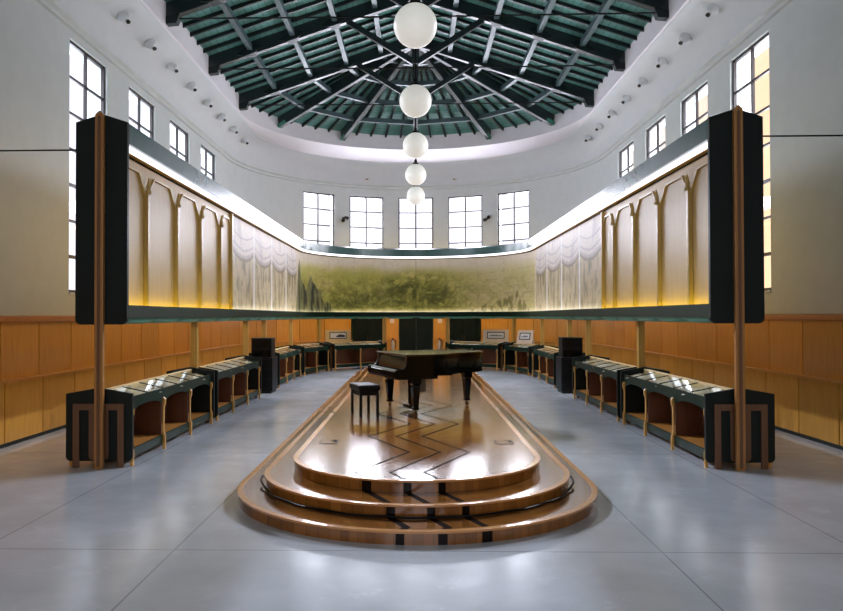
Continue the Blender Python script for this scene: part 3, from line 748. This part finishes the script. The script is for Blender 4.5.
# ------------------------------------------------------------------ showcases
def make_showcase(L, label, group, bays=3):
    t = thing('showcase', label, 'showcase', group=group)
    h = L / 2
    for s in (-1, 1):
        bm = B(); y0, y1 = sorted((s * h, s * (h - 0.05)))
        prism(bm, gable(-0.425, 0.425, 0.075, 0.925, 1.0, 0.06), y0, y1, 'y'); e = obj('end_panel', bm, 'black', t, bevel=0.005)
        bm = B(); y0, y1 = sorted((s * h, s * (h + 0.03)))
        for x in (-0.285, 0.285): box(bm, x - 0.04, x + 0.04, y0, y1, 0.0, 0.80)
        box(bm, -0.245, 0.245, y0, y1, 0.72, 0.80)
        prism(bm, gable(-0.125, 0.125, 0.09, 0.72, 0.7201, 0.05), min(s * h, s * (h + 0.018)), max(s * h, s * (h + 0.018)), 'y')
        obj('end_frame', bm, 'portal', e, bevel=0.004)
    ln = L - 0.1; n = bays; w = ln / n
    for sx in (-1, 1):
        bm = B(); pts = [(-ln / 2, 0.87), (-ln / 2, 0.665)]
        for k in range(n):
            c = -ln / 2 + w * (k + 0.5)
            for i in range(13):
                u = -1 + i / 6; pts.append((c + u * (w / 2 - 0.03), 0.67 + 0.07 * (1 - abs(u) ** 2.6)))
        pts += [(ln / 2, 0.665), (ln / 2, 0.87)]
        x0, x1 = sorted((sx * 0.345, sx * 0.37)); prism(bm, pts, x0, x1, 'x'); obj('valance', bm, 'dgreen', t)
        bm = B(); box(bm, x0, x1, -ln / 2, ln / 2, 0.09, 0.205); obj('bottom_rail', bm, 'dgreen', t)
        for k in range(n + 1):
            y = min(max(-ln / 2 + w * k, -ln / 2 + 0.04), ln / 2 - 0.04)
            bm = B(); xo = sx * 0.372
            prof = [(0, 0.0), (0.036, 0.0), (0.036, 0.19), (0.024, 0.22), (0.015, 0.26), (0.015, 0.58), (0.024, 0.62), (0.036, 0.65), (0.036, 0.71), (0.02, 0.74), (0.0, 0.74)]
            prism(bm, [(xo + sx * p[0], p[1]) for p in prof], y - 0.025, y + 0.025, 'y'); obj('stile', bm, 'stile', t)
    bm = B(); box(bm, -0.012, 0.012, -ln / 2, ln / 2, 0.205, 0.80); obj('centre_partition', bm, 'bay', t)
    for k in range(1, n):
        bm = B(); y = -ln / 2 + w * k; box(bm, -0.345, 0.345, y - 0.012, y + 0.012, 0.206, 0.80); obj('bay_divider', bm, 'bay', t)
    bm = B(); box(bm, -0.345, 0.345, -ln / 2, ln / 2, 0.18, 0.205); obj('shelf', bm, 'shelf', t)
    bm = B(); prism(bm, [(-0.345, 0.80), (0.345, 0.80), (0.345, 0.83), (0, 0.89), (-0.345, 0.83)], -ln / 2, ln / 2, 'y'); obj('display_tray', bm, 'lining', t)
    for sx in (-1, 1):
        bm = B(); prism(bm, [(sx * 0.37, 0.872), (sx * 0.03, 0.945), (sx * 0.03, 0.951), (sx * 0.37, 0.878)], -ln / 2, ln / 2, 'y'); gp = obj('glass_pane', bm, 'caseglass', t)
        for k in range(1, 2 * n if L > 3 else n + 1):
            bm = B(); y = -ln / 2 + ln * k / (2 * n if L > 3 else n + 1); prism(bm, [(sx * 0.37, 0.87), (sx * 0.03, 0.943), (sx * 0.03, 0.956), (sx * 0.37, 0.884)], y - 0.012, y + 0.012, 'y'); obj('glazing_bar', bm, 'dgreen', gp)
    bm = B(); box(bm, -0.03, 0.03, -ln / 2, ln / 2, 0.89, 0.965); obj('ridge_rail', bm, 'boardpale', t)
    return t
XS = 4.01
SL = 3.88
GR = 'glass topped showcases lining the hall'
def lab(nm, which): return f'dark green glass-topped showcase with orange stiles, {which} on the {nm}'
sc = make_showcase(SL, '', GR); spots = []
first = True
for sgn, nm in ((-1, 'left'), (1, 'right')):
    for k, (yc, which) in enumerate(((11.345, 'nearest'), (15.42, 'second from the front'), (21.58, 'just past the black cabinet'))):
        if first: sc.location = (sgn * XS, yc, 0); sc.rotation_euler = (0, 0, PI if sgn < 0 else 0); sc['label'] = lab(nm, which); first = False
        else: dup(sc, (sgn * XS, yc, 0), PI if sgn < 0 else 0, lab(nm, which))
        spots.append((sgn, nm, which, sgn * XS, yc, PI if sgn < 0 else 0, SL))
# two shorter ones per side in the curve
def chord(p0, p1):
    (x0, y0), (x1, y1) = p0, p1
    L = math.hypot(x1 - x0, y1 - y0); d = ((x1 - x0) / L, (y1 - y0) / L)
    # outward normal (away from the apse centre)
    nx, ny = -d[1], d[0]
    mx, my = (x0 + x1) / 2, (y0 + y1) / 2
    if nx * mx + ny * (my - YC) < 0: nx, ny = -nx, -ny
    return mx + nx * 0.39, my + ny * 0.39, math.atan2(ny, nx), L
for key, p0, p1, which in (('a', (3.60, 23.86), (3.0, 25.92), 'first of the two angled ones'), ('b', (2.88, 26.08), (1.10, 27.75), 'farthest, beside the dark doors')):
    src = None
    for sgn, nm in ((-1, 'left'), (1, 'right')):
        cx, cy, rz, L = chord((sgn * p0[0], p0[1]), (sgn * p1[0], p1[1]))
        if src is None: src = make_showcase(L, lab(nm, which), GR, 2); src.location = (cx, cy, 0); src.rotation_euler = (0, 0, rz)
        else: dup(src, (cx, cy, 0), rz, lab(nm, which))
        spots.append((sgn, nm, which, cx, cy, rz, L))
# papers under the glass
def doc(w, l, m, name):
    bm = B(); box(bm, -w / 2, w / 2, -l / 2, l / 2, 0, 0.004); o = obj(name, bm, m)
    return o
protos = {}
random.seed(11)
for (sgn, nm, which, cx, cy, rz, L) in spots:
    R = Matrix.Translation((cx, cy, 0)) @ Matrix.Rotation(rz, 4, 'Z')
    nd = 6 if L > 3 else 3
    for k in range(nd):
        y = -L / 2 + 0.1 + (L - 0.2) * (k + 0.5) / nd; kind = (k + (0 if sgn < 0 else 1)) % 2
        nmk = 'document' if kind == 0 else 'display_card'
        if nmk not in protos: o = protos[nmk] = doc(0.24, 0.5, 'paper', 'document') if kind == 0 else doc(0.2, 0.42, 'paper2', 'display_card')
        else: o = protos[nmk].copy(); C.objects.link(o)
        sx = -1
        rot = Matrix.Rotation(math.atan2(0.06, 0.345), 4, 'Y').to_4x4() if sx > 0 else Matrix.Rotation(-math.atan2(0.06, 0.345), 4, 'Y')
        o.matrix_world = R @ Matrix.Translation((sx * 0.18, y, 0.89 - 0.18 * 0.06 / 0.345 + 0.0005)) @ rot @ Matrix.Rotation(math.radians(random.choice((-34, -24, 24, 34)) if L > 3 else 4), 4, 'Z')
        tag(o, f'{"cream paper" if kind == 0 else "tan card"} under the glass of the {nm} showcase {which}', 'paper', f'{"papers" if kind == 0 else "cards"} in the {nm} showcase {which}')

# reading boards standing on the far showcases
def board(name, label, px0, px1, d, m, tilt, print_rows, lean):
    x0, x1 = (px0 - 416.5) * d / F, (px1 - 416.5) * d / F
    t = thing(name, label, 'display board', ((x0 + x1) / 2, d, 0.958), lean, 'reading boards on the far showcases')
    w = x1 - x0; hgt = 0.46
    T = Matrix.Translation((0, 0, 0.0)) @ Matrix.Rotation(math.radians(-tilt), 4, 'X')
    bm = B(); box(bm, -w / 2, w / 2, 0, 0.02, 0, hgt); bmesh.ops.transform(bm, matrix=T, verts=bm.verts[:]); obj('panel', bm, m, t)
    bm = B(); f = 0.026; fx0, fx1, fz0, fz1 = -w * 0.34, w * 0.34, hgt * 0.28, hgt * 0.80
    box(bm, fx0, fx1, -0.012, -0.001, fz0, fz0 + f); box(bm, fx0, fx1, -0.012, -0.001, fz1 - f, fz1); box(bm, fx0, fx0 + f, -0.012, -0.001, fz0 + f, fz1 - f); box(bm, fx1 - f, fx1, -0.012, -0.001, fz0 + f, fz1 - f)
    bmesh.ops.transform(bm, matrix=T, verts=bm.verts[:]); fr = obj('picture_frame', bm, 'satinblack', t)
    bm = B(); box(bm, fx0 + f, fx1 - f, -0.006, -0.0005, fz0 + f, fz1 - f); bmesh.ops.transform(bm, matrix=T, verts=bm.verts[:]); pr = obj('print', bm, 'white', fr)
    bm = B(); rs = random.Random(len(label)); cz = (fz0 + fz1) / 2
    if print_rows == 0:
        prism(bm, [(fx0 + 0.25 * w, cz - 0.06), (fx1 - 0.05, cz - 0.06), (fx1 - 0.06, cz + 0.02), (fx0 + 0.42 * w, cz + 0.05), (fx0 + 0.3 * w, cz)], -0.008, -0.006, 'y')
    else:
        x = fx0 + 0.08
        while x < fx1 - 0.1:
            ww = rs.uniform(0.02, 0.05); hh = rs.uniform(0.03, 0.06); box(bm, x, x + ww, -0.008, -0.006, cz - 0.035, cz - 0.035 + hh); x += ww + 0.015
    bmesh.ops.transform(bm, matrix=T, verts=bm.verts[:]); obj('ink', bm, 'ink', pr)
    bm = B(); prism(bm, [(0.022, 0.0), (0.30 * math.sin(math.radians(tilt)) + 0.02, 0.30), (0.30, 0.0)], -w / 2 + 0.05, -w / 2 + 0.07, 'x'); prism(bm, [(0.022, 0.0), (0.30 * math.sin(math.radians(tilt)) + 0.02, 0.30), (0.30, 0.0)], w / 2 - 0.07, w / 2 - 0.05, 'x'); obj('support', bm, m, t)
    return t
board('reading_board', 'honey-coloured sloping board with a framed picture on the far left showcase', 326, 351, 26.9, 'boardpale', 14, 0, math.radians(12))
board('reading_board', 'wide pinkish sloping board with framed text on the far right showcase', 483, 508.5, 26.9, 'boardpink', 14, 1, math.radians(-12))
board('reading_board', 'narrow pinkish sloping board with framed text, right of the wider one', 515, 533, 25.6, 'boardpink', 14, 1, math.radians(-40))

# black cabinets between the showcases
for sgn, nm in ((-1, 'left'), (1, 'right')):
    t = thing('equipment_cabinet', f'tall black cabinet standing in the gap between the {nm} showcases', 'cabinet', (sgn * 3.86, 18.75, 0), 0, 'black cabinets')
    bm = B(); box(bm, -0.32, 0.32, -0.36, 0.36, 0.06, 0.88); obj('body', bm, 'satinblack', t, bevel=0.01)
    bm = B(); box(bm, -0.29, 0.29, -0.33, 0.33, 0.0, 0.06); obj('plinth', bm, 'black', t)
    for k in range(3):
        bm = B(); box(bm, -0.29, 0.29, -0.375, -0.36, 0.12 + 0.25 * k, 0.34 + 0.25 * k); dr = obj('drawer_front', bm, 'satinblack', t, bevel=0.004)
        bm = B(); tube(bm, [(-0.08, -0.385, 0.23 + 0.25 * k), (0.08, -0.385, 0.23 + 0.25 * k)], 0.008); obj('handle', bm, 'iron', dr)
    u = thing('equipment_box', f'black box with a lidded front resting on the {nm} cabinet', 'box', (sgn * 3.84, 18.78, 0.882), 0, 'black boxes on the cabinets')
    bm = B(); box(bm, -0.25, 0.25, -0.25, 0.25, 0, 0.46); obj('body', bm, 'satinblack', u, bevel=0.015)
    bm = B(); box(bm, -0.22, 0.22, -0.262, -0.25, 0.04, 0.2); box(bm, -0.22, 0.22, -0.262, -0.25, 0.24, 0.42); obj('front_panel', bm, 'piano', u)
    bm = B(); box(bm, -0.26, 0.26, -0.26, 0.26, 0.46, 0.48); obj('lid', bm, 'iron', u)

# fire extinguishers and signs on the orange wall pieces beside the middle door
for sgn, nm, a in ((-1, 'left', -9.1), (1, 'right', 9.1)):
    f = frames_arc(a, a, 1)[0]
    t = thing('fire_extinguisher', f'small pale extinguisher with black hose on the wall {nm} of the middle door', 'extinguisher', at(f, 5.86, 0.48), math.radians(-a), 'extinguishers')
    bm = B(); lathe(bm, [(0, 0.06), (0.05, 0.06), (0.06, 0.08), (0.06, 0.34), (0.045, 0.40), (0.02, 0.44), (0.02, 0.48), (0, 0.48)], 16); obj('cylinder', bm, 'steel', t, smooth=True)
    bm = B(); box(bm, -0.03, 0.03, -0.05, 0.03, 0.48, 0.54); obj('valve', bm, 'satinblack', t)
    bm = B(); tube(bm, [(0.02, -0.03, 0.51), (0.1, -0.05, 0.46), (0.12, -0.03, 0.3), (0.09, -0.04, 0.12)], 0.013); obj('hose', bm, 'satinblack', t)
    bm = B(); box(bm, -0.05, 0.05, 0.055, 0.12, 0.15, 0.45); obj('bracket', bm, 'ext_red', t)
    s = thing('wall_sign', f'small square white sign high on the orange wall {nm} of the middle door', 'sign', at(f, 6.045, 1.70), math.radians(-a), 'small wall signs')
    bm = B(); box(bm, -0.08, 0.08, -0.012, 0, -0.08, 0.08); obj('plate', bm, 'white', s)
    bm = B(); box(bm, -0.05, 0.05, -0.015, -0.0115, -0.05, 0.05); obj('symbol', bm, 'boardpink', s)

# ------------------------------------------------------------------ stage platform
ST = thing('stage_platform', 'long three-stepped wooden stage with rounded front and zigzag black inlay', 'stage')
def stadium(R, yf, yb, n=40):
    p = [(R * math.cos(PI + PI * i / n), yf + R * math.sin(PI + PI * i / n)) for i in range(n + 1)]
    return p + [(R * math.cos(PI * i / n), yb + R * math.sin(PI * i / n)) for i in range(n + 1)]
STEPS = [(1.88, 8.12, 0.0, 0.115), (1.636, 8.286, 0.115, 0.23), (1.36, 8.47, 0.23, 0.345)]
for R, yf, z0, z1 in STEPS:
    bm = B(); prism(bm, stadium(R, yf, YC), z0, z1 - 0.001); st = obj('step', bm, 'parquet', ST, smooth=True, angle=30)
    bm = B(); prism_o = stadium(R + 0.012, yf, YC); pi_ = stadium(R - 0.05, yf, YC); n = len(pi_)
    ra = [bm.verts.new((x, y, z1 - 0.018)) for x, y in prism_o]; rb = [bm.verts.new((x, y, z1 + 0.001)) for x, y in prism_o]; rc = [bm.verts.new((x, y, z1 + 0.001)) for x, y in pi_]; rd = [bm.verts.new((x, y, z1 - 0.018)) for x, y in pi_]
    for k in range(n):
        k2 = (k + 1) % n
        for P, Q in ((ra, rb), (rb, rc), (rc, rd), (rd, ra)): bm.faces.new((P[k], P[k2], Q[k2], Q[k]))
    obj('nosing', bm, 'nosing', st, smooth=True, angle=30)
# cable lying round the middle step
pts = []
for i in range(61):
    a = PI + 0.12 + (PI - 0.24) * i / 60; rr = 1.636 + 0.035 + 0.012 * math.sin(i * 0.9); z = 0.129 + (0.05 * max(0, (6 - i) / 6) + 0.05 * max(0, (i - 54) / 6))
    pts.append((rr * math.cos(a), 8.286 + rr * math.sin(a), z))
bm = B(); tube(bm, pts, 0.011, 8); tag(obj('cable', bm, 'satinblack', smooth=True), 'thin black cable lying round the foot of the middle step', 'cable')
for sgn, nm in ((-1, 'left'), (1, 'right')):
    t = thing('floor_outlet', f'small square floor outlet cover in the stage top, {nm} of the inlay', 'floor outlet', (sgn * 1.08, 9.27, 0.345), 0, 'floor outlets in the stage')
    bm = B()
    for x0, x1, y0, y1 in ((-0.11, 0.11, -0.13, -0.115), (-0.11, 0.11, 0.115, 0.13), (-0.11, -0.095, -0.115, 0.115), (0.095, 0.11, -0.115, 0.115)): box(bm, x0, x1, y0, y1, 0.0, 0.004)
    obj('rim', bm, 'iron', t)
    bm = B(); box(bm, -0.094, 0.094, -0.114, 0.114, 0.0, 0.003); obj('cover', bm, 'parquet', t)

# ------------------------------------------------------------------ grand piano and bench
ZP = 0.346
P = thing('grand_piano', 'polished black grand piano with closed lid standing on the stage', 'piano', (-0.57, 12.18, ZP), math.atan2(0.355, 0.935))
def smooth_outline(pts, n=10):
    out = []
    m = len(pts)
    for i in range(m - 1):
        p0, p1, p2, p3 = pts[max(i - 1, 0)], pts[i], pts[i + 1], pts[min(i + 2, m - 1)]
        for k in range(n):
            t = k / n
            out.append(tuple(0.5 * (2 * p1[c] + (p2[c] - p0[c]) * t + (2 * p0[c] - 5 * p1[c] + 4 * p2[c] - p3[c]) * t * t + (3 * p1[c] - p0[c] - 3 * p2[c] + p3[c]) * t ** 3) for c in (0, 1)))
    return out + [pts[-1]]
bent = smooth_outline([(0.62, -0.74), (0.80, -0.70), (1.0, -0.56), (1.22, -0.40), (1.48, -0.28), (1.70, -0.14), (1.84, 0.04), (1.90, 0.26), (1.88, 0.50), (1.78, 0.68), (1.62, 0.74)])
outline = [(0.225, -0.74)] + bent + [(0.225, 0.74)]
bm = B(); prism(bm, outline, 0.62, 0.925); obj('rim', bm, 'piano', P, smooth=True, angle=30)
def scaled(o, k):
    cx, cy = 0.95, 0.0
    return [(cx + (x - cx) * k, cy + (y - cy) * k) for x, y in o]
bm = B(); prism(bm, scaled([(0.62, -0.75)] + bent + [(0.62, 0.75)], 1.018), 0.928, 0.955); obj('lid', bm, 'lid', P, smooth=True, angle=30, bevel=0.004)
bm = B(); box(bm, 0.155, 0.615, -0.755, 0.755, 0.928, 0.955); obj('front_lid', bm, 'lid', P, bevel=0.004)
bm = B(); box(bm, 0.02, 0.70, -0.72, 0.72, 0.57, 0.635); box(bm, 0.70, 1.15, -0.3, 0.6, 0.58, 0.62); obj('key_bed', bm, 'piano', P, bevel=0.005)
bm = B(); box(bm, 0.0, 0.035, -0.74, 0.74, 0.60, 0.69); obj('key_slip', bm, 'piano', P, bevel=0.005)
for s in (-1, 1):
    bm = B(); y0, y1 = sorted((s * 0.74, s * 0.665)); prism(bm, [(0.0, 0.60), (0.24, 0.60), (0.24, 0.925), (0.175, 0.925), (0.165, 0.80), (0.13, 0.735), (0.0, 0.715)], y0, y1, 'y'); obj('arm', bm, 'piano', P, bevel=0.006)
bm = B(); box(bm, 0.037, 0.15, -0.66, 0.66, 0.635, 0.712); kb = obj('keyboard', bm, 'white_key', P)
bm = B()
for o_ in range(8):
    for q in (0, 1, 3, 4, 5):
        y = 0.63 - (o_ * 7 + q + 1) * 1.32 / 52
        if y > -0.65: box(bm, 0.08, 0.15, y - 0.006, y + 0.006, 0.7125, 0.724)
tag(obj('black_keys', bm, 'piano', kb), kind='stuff')
bm = B(); prism(bm, [(0.152, 0.70), (0.175, 0.70), (0.222, 0.90), (0.20, 0.90)], -0.66, 0.66, 'y'); obj('fallboard', bm, 'piano', P)
def leg_bm(u, v):
    bm = B()
    prof = [(0.075, 0.62), (0.075, 0.50), (0.058, 0.47), (0.062, 0.44), (0.04, 0.14), (0.05, 0.12), (0.05, 0.09)]
    rings = []
    for r, z in prof: rings.append([bm.verts.new((u + r * a, v + r * b, z)) for a, b in ((-1, -1), (1, -1), (1, 1), (-1, 1))])
    for A, Bq in zip(rings, rings[1:]):
        for k in range(4): bm.faces.new((A[k], A[(k + 1) % 4], Bq[(k + 1) % 4], Bq[k]))
    bm.faces.new(rings[0]); bm.faces.new(rings[-1][::-1]); return bm
for u, v in ((0.36, -0.62), (0.36, 0.62), (1.66, 0.30)):
    l = obj('leg', leg_bm(u, v), 'piano', P, bevel=0.006)
    bm = B(); tube(bm, [(u - 0.02, v, 0.033), (u + 0.02, v, 0.033)], 0.033, 14); box(bm, u - 0.012, u + 0.012, v - 0.012, v + 0.012, 0.05, 0.09); obj('caster', bm, 'brass', l)
bm = B()
for s in (-1, 1): bar(bm, (0.50, s * 0.06, 0.10), (0.50, s * 0.09, 0.58), 0.045, 0.05, (1, 0, 0))
box(bm, 0.46, 0.56, -0.12, 0.12, 0.50, 0.575); ly = obj('pedal_lyre', bm, 'piano', P)
bm = B(); box(bm, 0.43, 0.58, -0.15, 0.15, 0.05, 0.12); obj('pedal_box', bm, 'piano', ly, bevel=0.006)
for v in (-0.08, 0, 0.08):
    bm = B(); prism(bm, [(0.30, v - 0.02), (0.44, v - 0.014), (0.44, v + 0.014), (0.30, v + 0.02)], 0.055, 0.066); obj('pedal', bm, 'brass', ly, bevel=0.003)
bm = B(); bar(bm, (0.56, 0.04, 0.10), (0.78, 0.04, 0.56), 0.018, 0.018); bar(bm, (0.56, -0.04, 0.10), (0.78, -0.04, 0.56), 0.018, 0.018); obj('lyre_brace', bm, 'brass', ly)
bm = B(); box(bm, 0.50, 0.62, -0.42, -0.22, 0.34, 0.57); obj('control_box', bm, 'boxgrey', P, bevel=0.005)

BN = thing('piano_bench', 'low black padded piano bench beside the keyboard', 'bench', (-0.81, 11.80, ZP), math.atan2(0.355, 0.935))
bm = B(); box(bm, -0.175, 0.175, -0.29, 0.29, 0.40, 0.49)
cu = obj('seat_cushion', bm, 'bench', BN, bevel=0.025)
bm = B(); box(bm, -0.15, 0.15, -0.255, 0.255, 0.325, 0.40); obj('seat_frame', bm, 'satinblack', BN, bevel=0.006)
for sx in (-1, 1):
    for sy in (-1, 1):
        bm = B(); x, y = sx * 0.135, sy * 0.24; box(bm, x - 0.02, x + 0.02, y - 0.02, y + 0.02, 0.0, 0.36); obj('leg', bm, 'satinblack', BN, bevel=0.004)
for sy in (-1, 1):
    bm = B(); tube(bm, [(0, sy * 0.255, 0.365), (0, sy * 0.30, 0.365)], [0.012, 0.03], 14); obj('height_knob', bm, 'satinblack', BN)

# ------------------------------------------------------------------ light
W = bpy.data.worlds.new('daylight'); scn.world = W; W.use_nodes = True
wt = W.node_tree; bg = wt.nodes['Background']
tc = wt.nodes.new('ShaderNodeTexCoord'); sx = wt.nodes.new('ShaderNodeSeparateXYZ'); wt.links.new(tc.outputs['Generated'], sx.inputs[0])
rp = wt.nodes.new('ShaderNodeValToRGB'); wt.links.new(sx.outputs[0], rp.inputs[0])
e = rp.color_ramp.elements; e[0].position = 0.2; e[0].color = lin((238, 236, 246)) + (1,); e[1].position = 0.42; e[1].color = lin((252, 212, 170)) + (1,)
wt.links.new(rp.outputs[0], bg.inputs[0]); bg.inputs[1].default_value = 1.6

def area(name, loc, target, w, h, power, col):
    l = bpy.data.lights.new(name, 'AREA'); l.shape = 'RECTANGLE'; l.size = w; l.size_y = h; l.energy = power; l.color = lin(col)
    o = bpy.data.objects.new(name, l); C.objects.link(o); o.location = loc
    o.rotation_euler = (Vector(target) - Vector(loc)).to_track_quat('-Z', 'Y').to_euler(); return o
zc = (WZ0 + WZ1) / 2
for sgn, pw, col in ((-1, 180, (232, 244, 255)), (1, 270, (236, 244, 255))):
    for y in SIDE_WIN: area('daylight_side', (sgn * (RW + 0.7), y + WW / 2, zc), (0, y + WW / 2, zc - 0.6), WW, WZ1 - WZ0, pw, col)
for a in APSE_WIN:
    f = frames_arc(a, a, 1)[0]; area('daylight_apse', at(f, RW + 1.3, zc + 0.3), at(f, 2.0, zc - 1.9), 1.4, WZ1 - WZ0, 520, (240, 242, 255))
area('rear_fill', (0, Y0 - 0.6, 3.8), (0, 10, 3.6), 9.0, 5.2, 190, (246, 246, 255))  # added fill lamp behind the camera, shining in through the rear opening

for sgn in (-1, 1):
    for k in range(8):
        y = 14.29 + 1.46 * k
        l = bpy.data.lights.new('cove_spot_beam', 'SPOT'); l.energy = 1750 if k < 3 else 1550; l.spot_size = math.radians(46); l.spot_blend = 0.7; l.shadow_soft_size = 0.12; l.color = lin((228, 236, 255))
        o = bpy.data.objects.new('cove_spot_beam', l); C.objects.link(o); o.location = (sgn * 5.40, y, 7.50)
        o.rotation_euler = (Vector((-sgn * 1.5, y - (8.0, 7.0, 5.5, 4.5, 1.0, 1.0, 1.0, 1.0)[k], 0)) - Vector(o.location)).to_track_quat('-Z', 'Y').to_euler()

# ------------------------------------------------------------------ camera
cam = bpy.data.cameras.new('camera'); co = bpy.data.objects.new('camera', cam); C.objects.link(co)
co.location = (0, 0, EYE); yaw, pitch, roll = math.radians(1.4), math.atan(10.5 / F), math.radians(0.12)
co.rotation_euler = (Matrix.Rotation(yaw, 3, 'Z') @ Matrix.Rotation(PI / 2 + pitch, 3, 'X') @ Matrix.Rotation(-roll, 3, 'Z')).to_euler()
cam.sensor_width = 36; cam.sensor_fit = 'HORIZONTAL'; cam.lens = F / 843 * 36
cam.shift_x = (5.5 + F * math.tan(yaw)) / 843; cam.shift_y = 0.0; cam.clip_start = 0.05
scn.camera = co
vs = scn.view_settings; vs.view_transform = 'Standard'; vs.look = 'None'; vs.gamma = 1; vs.use_curve_mapping = False; vs.exposure = 0.0
scn.cycles.use_denoising = True
scn.cycles.max_bounces = 10; scn.cycles.diffuse_bounces = 6; scn.cycles.transparent_max_bounces = 12
scn.cycles.sample_clamp_indirect = 6; scn.cycles.caustics_reflective = False; scn.cycles.caustics_refractive = False
